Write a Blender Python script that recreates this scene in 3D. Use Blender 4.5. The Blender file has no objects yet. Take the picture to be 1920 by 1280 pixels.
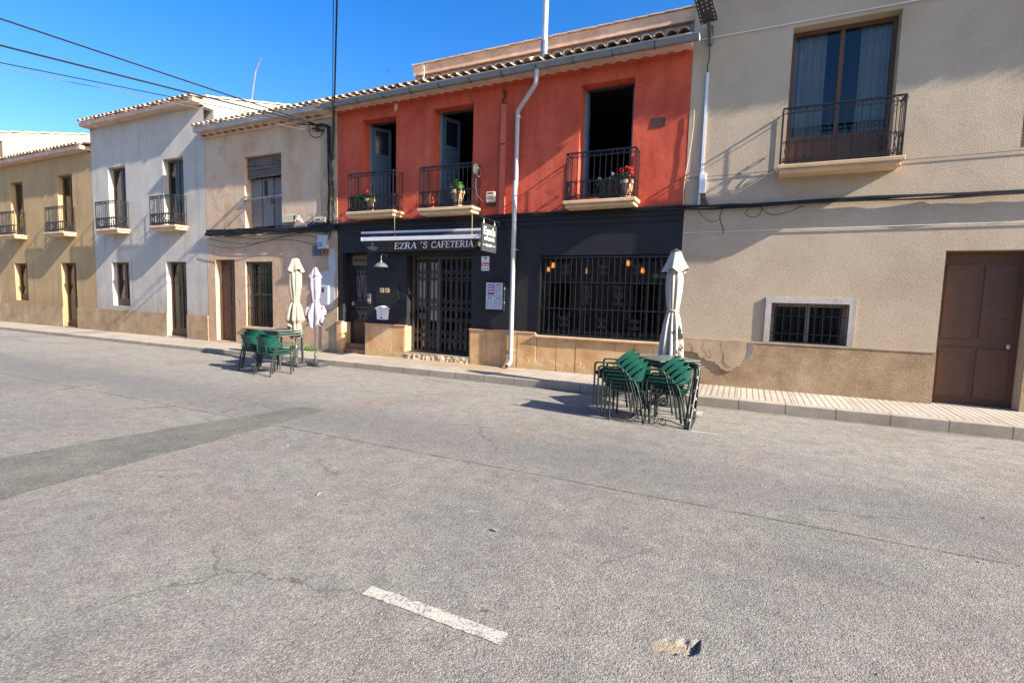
import bpy, math, random
from mathutils import Vector, Matrix
random.seed(11)
S = bpy.context.scene
COL = S.collection
pi = math.pi

# ------------------------------------------------------------------ camera
def make_camera():
    yaw, pitch, roll = (math.radians(a) for a in (24.925, 4.932, 1.6057))
    f = Vector((-math.sin(yaw)*math.cos(pitch), math.cos(yaw)*math.cos(pitch), -math.sin(pitch)))
    r = f.cross(Vector((0, 0, 1))).normalized()
    u = r.cross(f)
    r2 = math.cos(roll)*r + math.sin(roll)*u
    u2 = -math.sin(roll)*r + math.cos(roll)*u
    m = Matrix((r2, u2, -f)).transposed().to_4x4()
    m.translation = Vector((0, -9.5, 1.6))
    cam = bpy.data.cameras.new('camera')
    cam.sensor_width = 36.0
    cam.sensor_fit = 'HORIZONTAL'
    cam.lens = 924.476/1920*36
    cam.clip_start = 0.05
    cam.clip_end = 500
    ob = bpy.data.objects.new('camera', cam)
    COL.objects.link(ob)
    ob.matrix_world = m
    S.camera = ob
make_camera()

# ------------------------------------------------------------------ light
SUN = Vector((1.0, -0.138, 0.578)).normalized()      # towards the sun
w = bpy.data.worlds.new('World')
S.world = w
w.use_nodes = True
nt = w.node_tree
bg = nt.nodes['Background']
sky = nt.nodes.new('ShaderNodeTexSky')
sky.sky_type = 'NISHITA'
sky.sun_disc = False
sky.sun_elevation = math.asin(SUN.z)
sky.sun_rotation = math.atan2(SUN.x, SUN.y)
sky.altitude = 100
sky.air_density = 1.15
sky.dust_density = 1.7
sky.ozone_density = 3.2
hs = nt.nodes.new('ShaderNodeHueSaturation')
hs.inputs['Saturation'].default_value = 1.42
hs.inputs['Value'].default_value = 1.0
hs.inputs['Hue'].default_value = .512
nt.links.new(sky.outputs[0], hs.inputs['Color'])
nt.links.new(hs.outputs[0], bg.inputs['Color'])
bg.inputs['Strength'].default_value = 0.1
sl = bpy.data.lights.new('sun', 'SUN')
sl.energy = 5.0
sl.angle = math.radians(0.55)
sl.color = (1.0, 0.90, 0.765)
so = bpy.data.objects.new('sun', sl)
COL.objects.link(so)
so.location = (20, -10, 20)
so.rotation_euler = SUN.to_track_quat('Z', 'Y').to_euler()
S.view_settings.view_transform = 'Standard'
S.view_settings.look = 'None'
S.view_settings.gamma = 1
S.view_settings.exposure = 1.46
S.render.engine = 'CYCLES'
S.cycles.max_bounces = 6

# ------------------------------------------------------------------ materials
def srgb(r, g, b):
    def c(v):
        v /= 255.0
        return v/12.92 if v <= 0.04045 else ((v+0.055)/1.055)**2.4
    return (c(r), c(g), c(b), 1.0)

class NT:
    """small helper to write node trees"""
    def __init__(s, name):
        s.m = bpy.data.materials.new(name)
        s.m.use_nodes = True
        s.t = s.m.node_tree
        s.b = s.t.nodes['Principled BSDF']
        s.tc = s.t.nodes.new('ShaderNodeTexCoord')
    def n(s, typ, **kw):
        o = s.t.nodes.new(typ)
        for k, v in kw.items():
            setattr(o, k, v)
        return o
    def l(s, a, b):
        s.t.links.new(a, b)
    def val(s, sock, v):
        if hasattr(v, 'is_linked') or isinstance(v, bpy.types.NodeSocket):
            s.l(v, sock)
        else:
            sock.default_value = v
    def map(s, scale=(1, 1, 1), loc=(0, 0, 0), rot=(0, 0, 0)):
        o = s.n('ShaderNodeMapping')
        o.inputs['Scale'].default_value = scale
        o.inputs['Location'].default_value = loc
        o.inputs['Rotation'].default_value = rot
        s.l(s.tc.outputs['Object'], o.inputs['Vector'])
        return o.outputs[0]
    def noise(s, scale, detail=4, rough=0.55, vec=None, dist=0.0):
        o = s.n('ShaderNodeTexNoise')
        o.inputs['Scale'].default_value = scale
        o.inputs['Detail'].default_value = detail
        o.inputs['Roughness'].default_value = rough
        o.inputs['Distortion'].default_value = dist
        s.l(vec if vec is not None else s.tc.outputs['Object'], o.inputs['Vector'])
        return o.outputs['Fac']
    def voro(s, scale, vec=None, feature='F1', out='Distance', rnd=1.0):
        o = s.n('ShaderNodeTexVoronoi', feature=feature)
        o.inputs['Scale'].default_value = scale
        o.inputs['Randomness'].default_value = rnd
        s.l(vec if vec is not None else s.tc.outputs['Object'], o.inputs['Vector'])
        return o.outputs[out]
    def ramp(s, fac, stops, interp='LINEAR'):
        o = s.n('ShaderNodeValToRGB')
        o.color_ramp.interpolation = interp
        e = o.color_ramp.elements
        while len(e) < len(stops):
            e.new(0.5)
        for i, (p, c) in enumerate(stops):
            e[i].position = p
            if not hasattr(c, '__len__'):
                c = (c, c, c, 1)
            e[i].color = c
        s.l(fac, o.inputs[0])
        return o.outputs[0]
    def mix(s, fac, a, b, mode='MIX'):
        o = s.n('ShaderNodeMix', data_type='RGBA', blend_type=mode)
        s.val(o.inputs[0], fac)
        s.val(o.inputs[6], a)
        s.val(o.inputs[7], b)
        return o.outputs[2]
    def math(s, op, a, b=None, c=None, clamp=False):
        o = s.n('ShaderNodeMath', operation=op, use_clamp=clamp)
        s.val(o.inputs[0], a)
        if b is not None:
            s.val(o.inputs[1], b)
        if c is not None:
            s.val(o.inputs[2], c)
        return o.outputs[0]
    def xyz(s, vec=None):
        o = s.n('ShaderNodeSeparateXYZ')
        s.l(vec if vec is not None else s.tc.outputs['Object'], o.inputs[0])
        return o.outputs
    def bump(s, h, strength=0.3, dist=0.01, prev=None):
        o = s.n('ShaderNodeBump')
        o.inputs['Strength'].default_value = strength
        o.inputs['Distance'].default_value = dist
        s.l(h, o.inputs['Height'])
        if prev is not None:
            s.l(prev, o.inputs['Normal'])
        return o.outputs[0]
    def out(s, color=None, rough=None, normal=None, metal=None, spec=None):
        if color is not None:
            s.val(s.b.inputs['Base Color'], color)
        if rough is not None:
            s.val(s.b.inputs['Roughness'], rough)
        if normal is not None:
            s.l(normal, s.b.inputs['Normal'])
        if metal is not None:
            s.b.inputs['Metallic'].default_value = metal
        if spec is not None:
            s.b.inputs['Specular IOR Level'].default_value = spec
        return s.m

def m_plain(name, col, rough=0.6, metal=0.0, var=0.25, scale=9.0, bump=0.15, bs=60.0, spec=0.4):
    t = NT(name)
    n = t.noise(scale, 5, 0.6)
    lo = tuple(c*(1-var) for c in col[:3])+(1,)
    hi = tuple(min(1, c*(1+var)) for c in col[:3])+(1,)
    c = t.ramp(n, [(0.3, lo), (0.7, hi)])
    nm = t.bump(t.noise(bs, 3), bump, 0.004)
    r = t.ramp(t.noise(scale*2.3, 3), [(0.3, max(0.03, rough-0.1)), (0.7, min(1, rough+0.12))])
    return t.out(c, r, nm, metal, spec)

M = {}
def mats():
    # painted red upper wall: blotchy limewash with vertical runs, scratches
    t = NT('red_limewash')
    a = t.noise(0.9, 6, 0.62)
    b = t.noise(1.0, 5, 0.6, t.map((5.5, 5.5, 0.55)))
    c1 = t.ramp(a, [(0.30, (.44, .072, .040, 1)), (0.48, (.57, .099, .053, 1)), (0.60, (.60, .118, .064, 1)), (0.74, (.64, .175, .10, 1))])
    dk = t.ramp(b, [(0.42, (1, 1, 1, 1)), (0.66, (.80, .70, .68, 1))])
    c = t.mix(0.75, c1, dk, 'MULTIPLY')
    sp = t.ramp(t.noise(5.5, 8, 0.72), [(0.70, 0.0), (0.76, 1.0)])
    c = t.mix(t.math('MULTIPLY', sp, .45), c, (.60, .30, .22, 1))
    cr = t.voro(1.3, t.map((1, 1, .6)), 'DISTANCE_TO_EDGE')
    crk = t.ramp(cr, [(0.0, 1.0), (0.006, 0.0)])
    c = t.mix(t.math('MULTIPLY', crk, t.ramp(t.noise(.8, 2), [(.5, 0.), (.62, .55)])), c, (.2, .04, .03, 1))
    nm = t.bump(t.noise(3.0, 5, 0.6), 0.35, 0.03)
    nm = t.bump(t.noise(70, 3, 0.6), 0.25, 0.004, nm)
    bl = t.ramp(t.noise(2.6, 7, .7, t.map((1, 1, 1.3), (5, 2, 8))), [(.54, 0.), (.66, .5)])
    c = t.mix(bl, c, (.34, .045, .034, 1))
    ch = t.ramp(t.noise(14, 8, .8, t.map((1, 1, 1), (3, 3, 3))), [(.70, 0.), (.73, .8)])
    c = t.mix(ch, c, (.62, .36, .27, 1))
    M['red'] = t.out(c, 0.82, nm, spec=.25)
    # black painted lower wall
    t = NT('black_wall_paint')
    c = t.ramp(t.noise(1.6, 6, .65), [(0.3, (.0135, .014, .0165, 1)), (0.62, (.020, .0205, .023, 1)), (.8, (.031, .031, .032, 1))])
    sp = t.ramp(t.noise(9, 8, .75), [(0.73, 0.), (.78, 1.)])
    c = t.mix(t.math('MULTIPLY', sp, .25), c, (.10, .10, .10, 1))
    nm = t.bump(t.noise(4, 5, .6), .35, .02)
    nm = t.bump(t.noise(55, 4, .6), .3, .005, nm)
    M['black'] = t.out(c, .62, nm, spec=.35)
    # sandstone plinth tiles
    t = NT('sandstone')
    a = t.noise(2.2, 6, .6)
    c = t.ramp(a, [(0.30, (.48, .255, .115, 1)), (.5, (.63, .39, .185, 1)), (.70, (.70, .49, .28, 1))])
    x, y, z = t.xyz()
    lowz = t.math('ADD', z, t.math('MULTIPLY', t.noise(3.3, 5, .7), .55))
    er = t.ramp(lowz, [(0.50, 1.), (0.64, 0.)])
    c = t.mix(t.math('MULTIPLY', er, .75), c, (.50, .36, .19, 1))
    fine = t.noise(38, 6, .75)
    nm = t.bump(t.math('MULTIPLY', fine, er), .9, .03)
    nm = t.bump(t.noise(120, 3), .15, .003, nm)
    M['sand'] = t.out(c, .85, nm, spec=.2)
    M['ledge'] = m_plain('salmon_ledge_stone', (.58, .33, .21, 1), .75, var=.18, scale=5)
    M['sill'] = m_plain('cream_stone_sill', (.60, .42, .25, 1), .75, var=.15, scale=4, bs=30)
    # old weathered plaster of the left house
    t = NT('peeling_plaster')
    a = t.noise(.75, 7, .65)
    c = t.ramp(a, [(.30, (.39, .25, .155, 1)), (.43, (.54, .37, .245, 1)), (.57, (.60, .44, .31, 1)), (.70, (.43, .295, .19, 1))])
    ruv = t.noise(1.0, 5, .6, t.map((1.7, 1.7, 1.15), (3, 0, 1)))
    pale = t.ramp(ruv, [(.53, 0.), (.57, 1.)])
    c = t.mix(t.math('MULTIPLY', pale, .55), c, (.58, .475, .38, 1))
    x, y, z = t.xyz()
    low = t.ramp(t.math('MULTIPLY', t.math('ADD', z, t.math('MULTIPLY', t.noise(1.7, 5), .9)), .25), [(.35, 1.), (.95, 0.)])
    c = t.mix(t.math('MULTIPLY', low, .6), c, (.52, .325, .20, 1))
    dirt = t.ramp(t.noise(2.7, 8, .75, t.map((1, 1, .5))), [(.56, 0.), (.72, .55)])
    c = t.mix(dirt, c, (.22, .15, .11, 1))
    wv = t.n('ShaderNodeVectorMath', operation='ADD')
    nz = t.n('ShaderNodeTexNoise'); nz.inputs['Scale'].default_value = 2.4; nz.inputs['Detail'].default_value = 5
    t.l(t.tc.outputs['Object'], nz.inputs['Vector'])
    sc = t.n('ShaderNodeVectorMath', operation='SCALE'); sc.inputs['Scale'].default_value = .5
    t.l(nz.outputs['Color'], sc.inputs[0])
    t.l(t.tc.outputs['Object'], wv.inputs[0]); t.l(sc.outputs[0], wv.inputs[1])
    cr = t.voro(1.25, wv.outputs[0], 'DISTANCE_TO_EDGE')
    crk = t.ramp(cr, [(0., 1.), (.012, 0.)])
    crm = t.math('MULTIPLY', crk, t.ramp(t.math('MULTIPLY', z, .2), [(.52, 1.), (.66, 0.)]))
    crm = t.math('MULTIPLY', crm, t.ramp(t.noise(.9, 2), [(.45, 0.), (.55, 1.)]))
    c = t.mix(t.math('MULTIPLY', crm, .7), c, (.17, .12, .09, 1))
    h = t.math('ADD', t.math('MULTIPLY', pale, .35), t.noise(26, 5, .7))
    h = t.math('SUBTRACT', h, t.math('MULTIPLY', crm, .8))
    nm = t.bump(h, .55, .012)
    nm = t.bump(t.noise(2.5, 4), .4, .04, nm)
    M['peel'] = t.out(c, .9, nm, spec=.15)
    # rough cast of the right house
    t = NT('rough_cast_render')
    a = t.noise(.7, 6, .6)
    c = t.ramp(a, [(.3, (.45, .36, .262, 1)), (.55, (.55, .45, .335, 1)), (.75, (.60, .50, .38, 1))])
    g = t.noise(80, 5, .75)
    c = t.mix(.38, c, t.ramp(g, [(.35, (.45, .42, .38, 1)), (.65, (1.0, 1.0, 1.0, 1))]), 'MULTIPLY')
    nm = t.bump(t.noise(72, 4, .7), .75, .012)
    nm = t.bump(t.noise(1.6, 4), .3, .03, nm)
    M['rough'] = t.out(c, .95, nm, spec=.1)
    t = NT('brown_rough_plinth')
    c = t.ramp(t.noise(1.8, 7, .7), [(.32, (.28, .195, .115, 1)), (.5, (.40, .29, .18, 1)), (.68, (.50, .385, .26, 1))])
    c = t.mix(.5, c, t.ramp(t.noise(50, 5, .75), [(.35, (.5, .48, .45, 1)), (.65, (1.1, 1.1, 1.1, 1))]), 'MULTIPLY')
    nm = t.bump(t.noise(52, 4, .75), .85, .016)
    M['bplinth'] = t.out(c, .95, nm, spec=.1)
    M['oldplaster'] = m_plain('smooth_old_plaster', (.43, .32, .21, 1), .9, var=.22, scale=3.5, bs=25, bump=.35)
    M['rearwall'] = m_plain('ochre_plaster', (.70, .45, .29, 1), .9, var=.28, scale=2.2, bs=14, bump=.5)
    M['greyplaster'] = m_plain('grey_mortar', (.27, .235, .21, 1), .95, var=.35, scale=5, bs=18, bump=.7)
    M['brickband'] = m_plain('old_brick', (.22, .12, .085, 1), .95, var=.5, scale=9, bs=18, bump=.8)
    def m_wall(name, col, dirt):
        t = NT(name)
        x, y, z = t.xyz()
        lo = tuple(q*.84 for q in col)+(1,); hi = tuple(min(1, q*1.08) for q in col)+(1,)
        c = t.ramp(t.noise(.8, 7, .65), [(.3, lo), (.7, hi)])
        run = t.ramp(t.noise(1.0, 6, .65, t.map((3.2, 3.2, .35))), [(.54, 0.), (.70, .55)])
        c = t.mix(run, c, dirt)
        damp = t.ramp(t.math('MULTIPLY', t.math('ADD', z, t.math('MULTIPLY', t.noise(1.4, 6, .7), 1.4)), .4), [(.45, .75), (.85, 0.)])
        c = t.mix(damp, c, dirt)
        fl = t.ramp(t.noise(1.7, 8, .75, t.map((1, 1, .8), (2, 7, 1))), [(.62, 0.), (.65, .8)])
        c = t.mix(fl, c, tuple(q*.72 for q in col)+(1,))
        nm = t.bump(t.math('ADD', t.noise(30, 5, .7), t.math('MULTIPLY', fl, -.8)), .45, .01)
        nm = t.bump(t.noise(1.8, 4), .35, .03, nm)
        return t.out(c, .92, nm, spec=.15)
    M['white_plaster'] = m_wall('white_wall_plaster', (.50, .47, .43), (.30, .24, .18, 1))
    M['ochre_house'] = m_wall('ochre_house_plaster', (.46, .32, .17), (.25, .17, .10, 1))
    M['tile'] = m_plain('clay_roof_tile', (.50, .36, .25, 1), .85, var=.35, scale=6, bs=40, bump=.3)
    M['paletile'] = m_plain('pale_clay_tile', (.60, .47, .38, 1), .85, var=.25, scale=5, bs=40, bump=.3)
    M['eave'] = m_plain('eave_mortar', (.60, .42, .33, 1), .9, var=.22, scale=4, bs=25, bump=.4)
    M['eave_grey'] = m_plain('grey_eave_board', (.43, .39, .36, 1), .9, var=.15, scale=3)
    M['zinc'] = m_plain('zinc_gutter_paint', (.20, .235, .265, 1), .42, .35, var=.12, scale=6, bump=.05)
    M['pvc'] = m_plain('grey_downpipe', (.42, .43, .44, 1), .45, .0, var=.08, scale=7, bump=.05)
    M['galv'] = m_plain('galvanised_steel', (.55, .57, .59, 1), .42, .5, var=.05, scale=4, bump=.0)
    M['bluegrey'] = m_plain('blue_grey_paint', (.058, .10, .13, 1), .6, var=.2, scale=8)
    M['bluegrey_light'] = m_plain('blue_grey_frame', (.17, .245, .30, 1), .6, var=.15, scale=8)
    M['trunking'] = m_plain('salmon_red_trunking', (.58, .118, .068, 1), .6, var=.1)
    M['darkbrown'] = m_plain('dark_brown_vent', (.05, .03, .03, 1), .8, var=.3)
    M['darkpane'] = m_plain('dark_door_pane', (.012, .014, .02, 1), .15, var=.1, bump=.0)
    M['iron'] = m_plain('black_iron', (.015, .0155, .017, 1), .42, .1, var=.3, scale=18)
    M['gateiron'] = m_plain('brown_black_gate_steel', (.085, .076, .072, 1), .45, .3, var=.3, scale=12)
    M['grilleiron'] = m_plain('grey_black_grille_iron', (.042, .042, .045, 1), .35, .3, var=.3, scale=18)
    M['green'] = m_plain('green_powder_coat', (.006, .066, .048, 1), .42, var=.12, scale=12, bump=.06)
    M['darkgreen'] = m_plain('dark_green_tube', (.011, .023, .020, 1), .62, .0, var=.2, scale=12, bump=.06)
    M['tabletop'] = m_plain('grey_green_sheet_steel', (.125, .165, .15, 1), .42, .3, var=.12, scale=5, bump=.06)
    M['white'] = m_plain('white_paint', (.78, .78, .78, 1), .4, var=.05, bump=.04)
    M['alu'] = m_plain('white_aluminium', (.74, .75, .80, 1), .35, .1, var=.04, bump=.03)
    M['cloth'] = m_plain('black_awning_cloth', (.034, .034, .036, 1), .85, var=.2, scale=10, bump=.25, bs=200)
    M['cream_fabric'] = m_plain('cream_fabric', (.33, .29, .235, 1), .9, var=.07, scale=7, bump=.3, bs=150)
    M['blush_fabric'] = m_plain('blush_white_fabric', (.50, .435, .375, 1), .9, var=.07, scale=7, bump=.3, bs=150)
    M['lilac_fabric'] = m_plain('lilac_white_fabric', (.27, .258, .315, 1), .9, var=.07, scale=7, bump=.3, bs=150)
    M['greypole'] = m_plain('grey_pole_metal', (.10, .115, .125, 1), .4, .5, var=.12)
    M['rubber'] = m_plain('dark_grey_plastic', (.048, .052, .058, 1), .6, var=.2)
    M['greenprint'] = m_plain('dark_green_print', (.006, .016, .012, 1), .85, var=.1)
    M['terracotta'] = m_plain('terracotta', (.56, .34, .20, 1), .85, var=.22, scale=9)
    M['brownpot'] = m_plain('brown_planter', (.10, .062, .045, 1), .8, var=.3, scale=20)
    M['soil'] = m_plain('soil', (.04, .025, .018, 1), .95)
    M['leaf'] = m_plain('geranium_leaf', (.065, .16, .035, 1), .6, var=.5, scale=30)
    M['weed'] = m_plain('weed_leaf', (.10, .21, .045, 1), .6, var=.5, scale=20)
    M['redpetal'] = m_plain('red_petal', (.62, .012, .03, 1), .6, var=.35, scale=40)
    M['pinkpetal'] = m_plain('pink_petal', (.58, .05, .20, 1), .6, var=.35, scale=40)
    M['whitepetal'] = m_plain('white_petal', (.78, .74, .76, 1), .6, var=.1, scale=40)
    M['cable'] = m_plain('black_cable_rubber', (.012, .012, .014, 1), .55, var=.3, scale=8)
    M['greycable'] = m_plain('grey_cable', (.12, .115, .11, 1), .6, var=.2)
    M['beigecable'] = m_plain('beige_cable', (.58, .47, .33, 1), .6, var=.1)
    M['whitecable'] = m_plain('white_cable', (.72, .71, .68, 1), .6, var=.1)
    M['yellowrod'] = m_plain('brass_rod', (.50, .40, .16, 1), .5, .3, var=.2)
    M['boxgrey'] = m_plain('pale_grey_plastic', (.45, .46, .50, 1), .5, var=.06)
    M['boxbeige'] = m_plain('beige_green_plastic', (.50, .49, .36, 1), .55, var=.1)
    M['sirenbeige'] = m_plain('cream_plastic', (.66, .54, .38, 1), .5, var=.06)
    M['darkgrey'] = m_plain('dark_grey_paint', (.04, .042, .046, 1), .5, var=.15)
    M['lampgrey'] = m_plain('grey_enamel', (.14, .155, .17, 1), .35, .2, var=.08)
    M['blue'] = m_plain('blue_print', (.03, .14, .50, 1), .6, var=.05)
    M['redprint'] = m_plain('red_print', (.55, .03, .05, 1), .6, var=.05)
    M['yellow'] = m_plain('yellow_print', (.68, .50, .05, 1), .6, var=.05)
    M['platebrass'] = m_plain('tan_meter_plate', (.50, .38, .20, 1), .5, var=.1)
    M['paper'] = m_plain('printed_paper', (.62, .64, .68, 1), .7, var=.06)
    M['ink'] = m_plain('dark_ink', (.06, .07, .10, 1), .7, var=.1)
    M['wood'] = m_plain('brown_wood', (.12, .062, .036, 1), .6, var=.12, scale=14)
    M['doorwood'] = m_plain('dark_door_wood', (.035, .028, .026, 1), .5, var=.3, scale=5)
    M['frosted'] = m_plain('frosted_door_glass', (.17, .15, .125, 1), .3, var=.2, scale=3, bump=.15, bs=90)
    M['tanboard'] = m_plain('tan_board', (.27, .20, .12, 1), .6, var=.15)
    M['threshold'] = m_plain('reddish_step_stone', (.24, .125, .085, 1), .8, var=.25)
    M['stepstone'] = m_plain('rough_step_stone', (.46, .36, .24, 1), .9, var=.25, scale=6, bs=30, bump=.5)
    M['greyslat'] = m_plain('weathered_slat', (.155, .125, .105, 1), .8, var=.35, scale=7)
    M['oldwhite'] = m_plain('old_white_joinery', (.22, .205, .195, 1), .7, var=.15)
    M['greypane'] = m_plain('dusty_grey_board', (.19, .175, .17, 1), .6, var=.12)
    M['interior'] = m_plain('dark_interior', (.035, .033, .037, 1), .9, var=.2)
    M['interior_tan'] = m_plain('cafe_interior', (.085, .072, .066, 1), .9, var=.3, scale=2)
    M['curtain'] = m_plain('pale_panel', (.62, .56, .45, 1), .8, var=.12, scale=3)  # curtain cloth; also colours the panels imitating a reflection behind the gate
    M['bird'] = m_plain('dark_feathers', (.03, .03, .035, 1), .8)
    M['pinkrod'] = m_plain('rusty_mast', (.30, .20, .20, 1), .6)
    M['stone'] = m_plain('pale_chippings', (.24, .21, .175, 1), .9, var=.4, scale=14)
    t = NT('window_glass')
    t.b.inputs['Base Color'].default_value = (.9, .95, .95, 1)
    g = t.n('ShaderNodeBsdfGlossy'); g.inputs['Roughness'].default_value = .03; g.inputs['Color'].default_value = (.9, .9, .9, 1)
    tr = t.n('ShaderNodeBsdfTransparent'); tr.inputs['Color'].default_value = (.82, .84, .84, 1)
    fr = t.n('ShaderNodeFresnel'); fr.inputs['IOR'].default_value = 1.45
    mx = t.n('ShaderNodeMixShader')
    t.l(fr.outputs[0], mx.inputs[0]); t.l(tr.outputs[0], mx.inputs[1]); t.l(g.outputs[0], mx.inputs[2])
    t.l(mx.outputs[0], t.t.nodes['Material Output'].inputs['Surface'])
    M['glass'] = t.m
    t = NT('warm_bulb')
    t.b.inputs['Base Color'].default_value = (1, .75, .4, 1)
    t.b.inputs['Emission Color'].default_value = (1.0, .55, .16, 1)
    t.b.inputs['Emission Strength'].default_value = 1.6
    M['bulb'] = t.m
    t = NT('amber_glass_shade')
    t.b.inputs['Base Color'].default_value = (.75, .45, .16, 1)
    t.b.inputs['Alpha'].default_value = .55
    t.b.inputs['Emission Color'].default_value = (1.0, .5, .14, 1)
    t.b.inputs['Emission Strength'].default_value = .04
    t.b.inputs['Roughness'].default_value = .2
    M['amber'] = t.m
    # ---------------- asphalt
    t = NT('asphalt')
    x, y, z = t.xyz()
    big = t.noise(.45, 5, .6)
    base = t.ramp(big, [(.3, (.182, .178, .170, 1)), (.5, (.210, .203, .191, 1)), (.7, (.236, .225, .207, 1))])
    # tyre lane a little greyer, gutter strip dustier
    lane = t.ramp(t.math('ADD', y, t.math('MULTIPLY', t.noise(.8, 4), .9)), [(0., 0.), (1., 1.)])
    dust = t.n('ShaderNodeMapRange'); dust.inputs[1].default_value = -4.6; dust.inputs[2].default_value = -2.6
    t.l(t.math('ADD', y, t.math('MULTIPLY', t.math('SUBTRACT', t.noise(.7, 6, .65), .5), 2.6)), dust.inputs[0])
    base = t.mix(t.math('MULTIPLY', dust.outputs[0], .8), base, (.285, .27, .245, 1))
    stain = t.ramp(t.noise(.6, 4, .5, t.map((1, 1, 1), (7, 3, 0))), [(.52, 0.), (.68, .6)])
    base = t.mix(stain, base, (.218, .196, .175, 1))
    dk = t.ramp(t.noise(1.4, 6, .7, t.map((.6, 1.3, 1), (2, 8, 0))), [(.55, 0.), (.72, .38)])
    base = t.mix(dk, base, (.145, .147, .147, 1))
    # pinkish and greenish wash, light scuffs
    tint = t.noise(1.1, 5, .65, t.map((1, 1, 1), (4, 9, 2)))
    base = t.mix(1.0, base, t.ramp(tint, [(.35, (.98, 1.0, .98, 1)), (.5, (1, 1, 1, 1)), (.65, (1.04, .995, .975, 1))]), 'MULTIPLY')
    mott = t.noise(5.5, 6, .7)
    base = t.mix(.8, base, t.ramp(mott, [(.32, (.76, .76, .77, 1)), (.68, (1.2, 1.2, 1.18, 1))]), 'MULTIPLY')
    scf = t.ramp(t.noise(1.5, 8, .8, t.map((2.2, .7, 1), (1, 5, 0), (0, 0, .6))), [(.64, 0.), (.70, 1.)])
    base = t.mix(t.math('MULTIPLY', scf, .6), base, (.30, .285, .255, 1))
    # lane polished darker between the parking strip and the joint, pale scrapes in front
    ln = t.n('ShaderNodeMapRange'); ln.interpolation_type = 'SMOOTHSTEP'; ln.inputs[1].default_value = .75; ln.inputs[2].default_value = .2
    t.l(t.math('ABSOLUTE', t.math('ADD', t.math('ADD', y, 4.75), t.math('MULTIPLY', t.math('SUBTRACT', t.noise(.5, 3), .5), 1.2))), ln.inputs[0])
    base = t.mix(t.math('MULTIPLY', ln.outputs[0], .45), base, (.142, .146, .15, 1))
    for (sx, sy, an, ln_, wd) in ((-.86, -7.0, 2.1, .16, .012), (-.62, -7.72, .5, .10, .016), (-1.25, -5.95, -.9, .09, .012), (-.95, -6.1, .5, .10, .010), (-2.6, -6.2, 1.2, .12, .012), (-1.75, -6.35, .3, .07, .014)):
        ca, sa = math.cos(an), math.sin(an)
        u = t.math('ADD', t.math('MULTIPLY', t.math('SUBTRACT', x, sx), ca/ln_), t.math('MULTIPLY', t.math('SUBTRACT', y, sy), sa/ln_))
        v = t.math('ADD', t.math('MULTIPLY', t.math('SUBTRACT', x, sx), -sa/wd), t.math('MULTIPLY', t.math('SUBTRACT', y, sy), ca/wd))
        q = t.math('ADD', t.math('ADD', t.math('MULTIPLY', u, u), t.math('MULTIPLY', v, v)), t.math('MULTIPLY', t.noise(45, 4, .7), 1.1))
        base = t.mix(t.ramp(t.math('MULTIPLY', q, .5), [(.45, .75), (.8, 0.)]), base, (.31, .285, .235, 1))
    # aggregate
    vcol = t.n('ShaderNodeTexVoronoi'); vcol.inputs['Scale'].default_value = 118
    t.l(t.tc.outputs['Object'], vcol.inputs['Vector'])
    gx = t.n('ShaderNodeSeparateColor'); t.l(vcol.outputs['Color'], gx.inputs[0])
    agg = t.ramp(gx.outputs[0], [(0., (.68, .68, .68, 1)), (.5, (1, 1, 1, 1)), (1., (1.42, 1.40, 1.34, 1))])
    base = t.mix(.85, base, agg, 'MULTIPLY')
    pit = t.ramp(t.noise(52, 6, .82), [(.34, 1.), (.43, 0.)])
    base = t.mix(t.math('MULTIPLY', pit, .8), base, (.05, .05, .047, 1))
    mid = t.noise(24, 5, .75)
    base = t.mix(.5, base, t.ramp(mid, [(.34, (.74, .74, .74, 1)), (.66, (1.24, 1.23, 1.21, 1))]), 'MULTIPLY')
    spots = t.ramp(t.voro(2.3, t.map((1, 1.5, 1))), [(.03, 1.), (.07, 0.)])
    base = t.mix(t.math('MULTIPLY', spots, t.ramp(t.noise(1.1, 2), [(.44, 0.), (.54, .8)])), base, (.055, .055, .055, 1))
    oil = t.ramp(t.noise(.9, 5, .6, t.map((.45, 1.6, 1), (11, 4, 3))), [(.60, 0.), (.74, .5)])
    base = t.mix(oil, base, (.10, .10, .10, 1))
    wv = t.n('ShaderNodeTexNoise'); wv.inputs['Scale'].default_value = 1.7; wv.inputs['Detail'].default_value = 7; wv.inputs['Roughness'].default_value = .65
    t.l(t.tc.outputs['Object'], wv.inputs['Vector'])
    ws = t.n('ShaderNodeVectorMath', operation='SCALE'); ws.inputs['Scale'].default_value = .55; t.l(wv.outputs['Color'], ws.inputs[0])
    wa = t.n('ShaderNodeVectorMath', operation='ADD'); t.l(t.tc.outputs['Object'], wa.inputs[0]); t.l(ws.outputs[0], wa.inputs[1])
    ck = t.ramp(t.voro(.42, wa.outputs[0], 'DISTANCE_TO_EDGE'), [(0., 1.), (.0045, 0.)])
    base = t.mix(t.math('MULTIPLY', ck, t.ramp(t.noise(.45, 3), [(.50, 0.), (.56, .75)])), base, (.06, .056, .05, 1))
    # joint between the two lays
    jn = t.math('ADD', y, t.math('ADD', t.math('MULTIPLY', t.noise(1.6, 3), .05), t.math('MULTIPLY', t.noise(22, 4, .8), .045)))
    jd = t.math('ABSOLUTE', t.math('ADD', jn, 5.345))
    jl = t.ramp(jd, [(.006, 1.), (.016, 0.)])
    jl = t.math('MULTIPLY', jl, t.ramp(t.noise(5, 4, .7), [(.38, .25), (.52, 1.)]))
    base = t.mix(t.math('MULTIPLY', jl, .85), base, (.075, .068, .05, 1))
    # sandy filling of the broken spot
    px = t.math('DIVIDE', t.math('SUBTRACT', x, -.210), .092)
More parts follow.
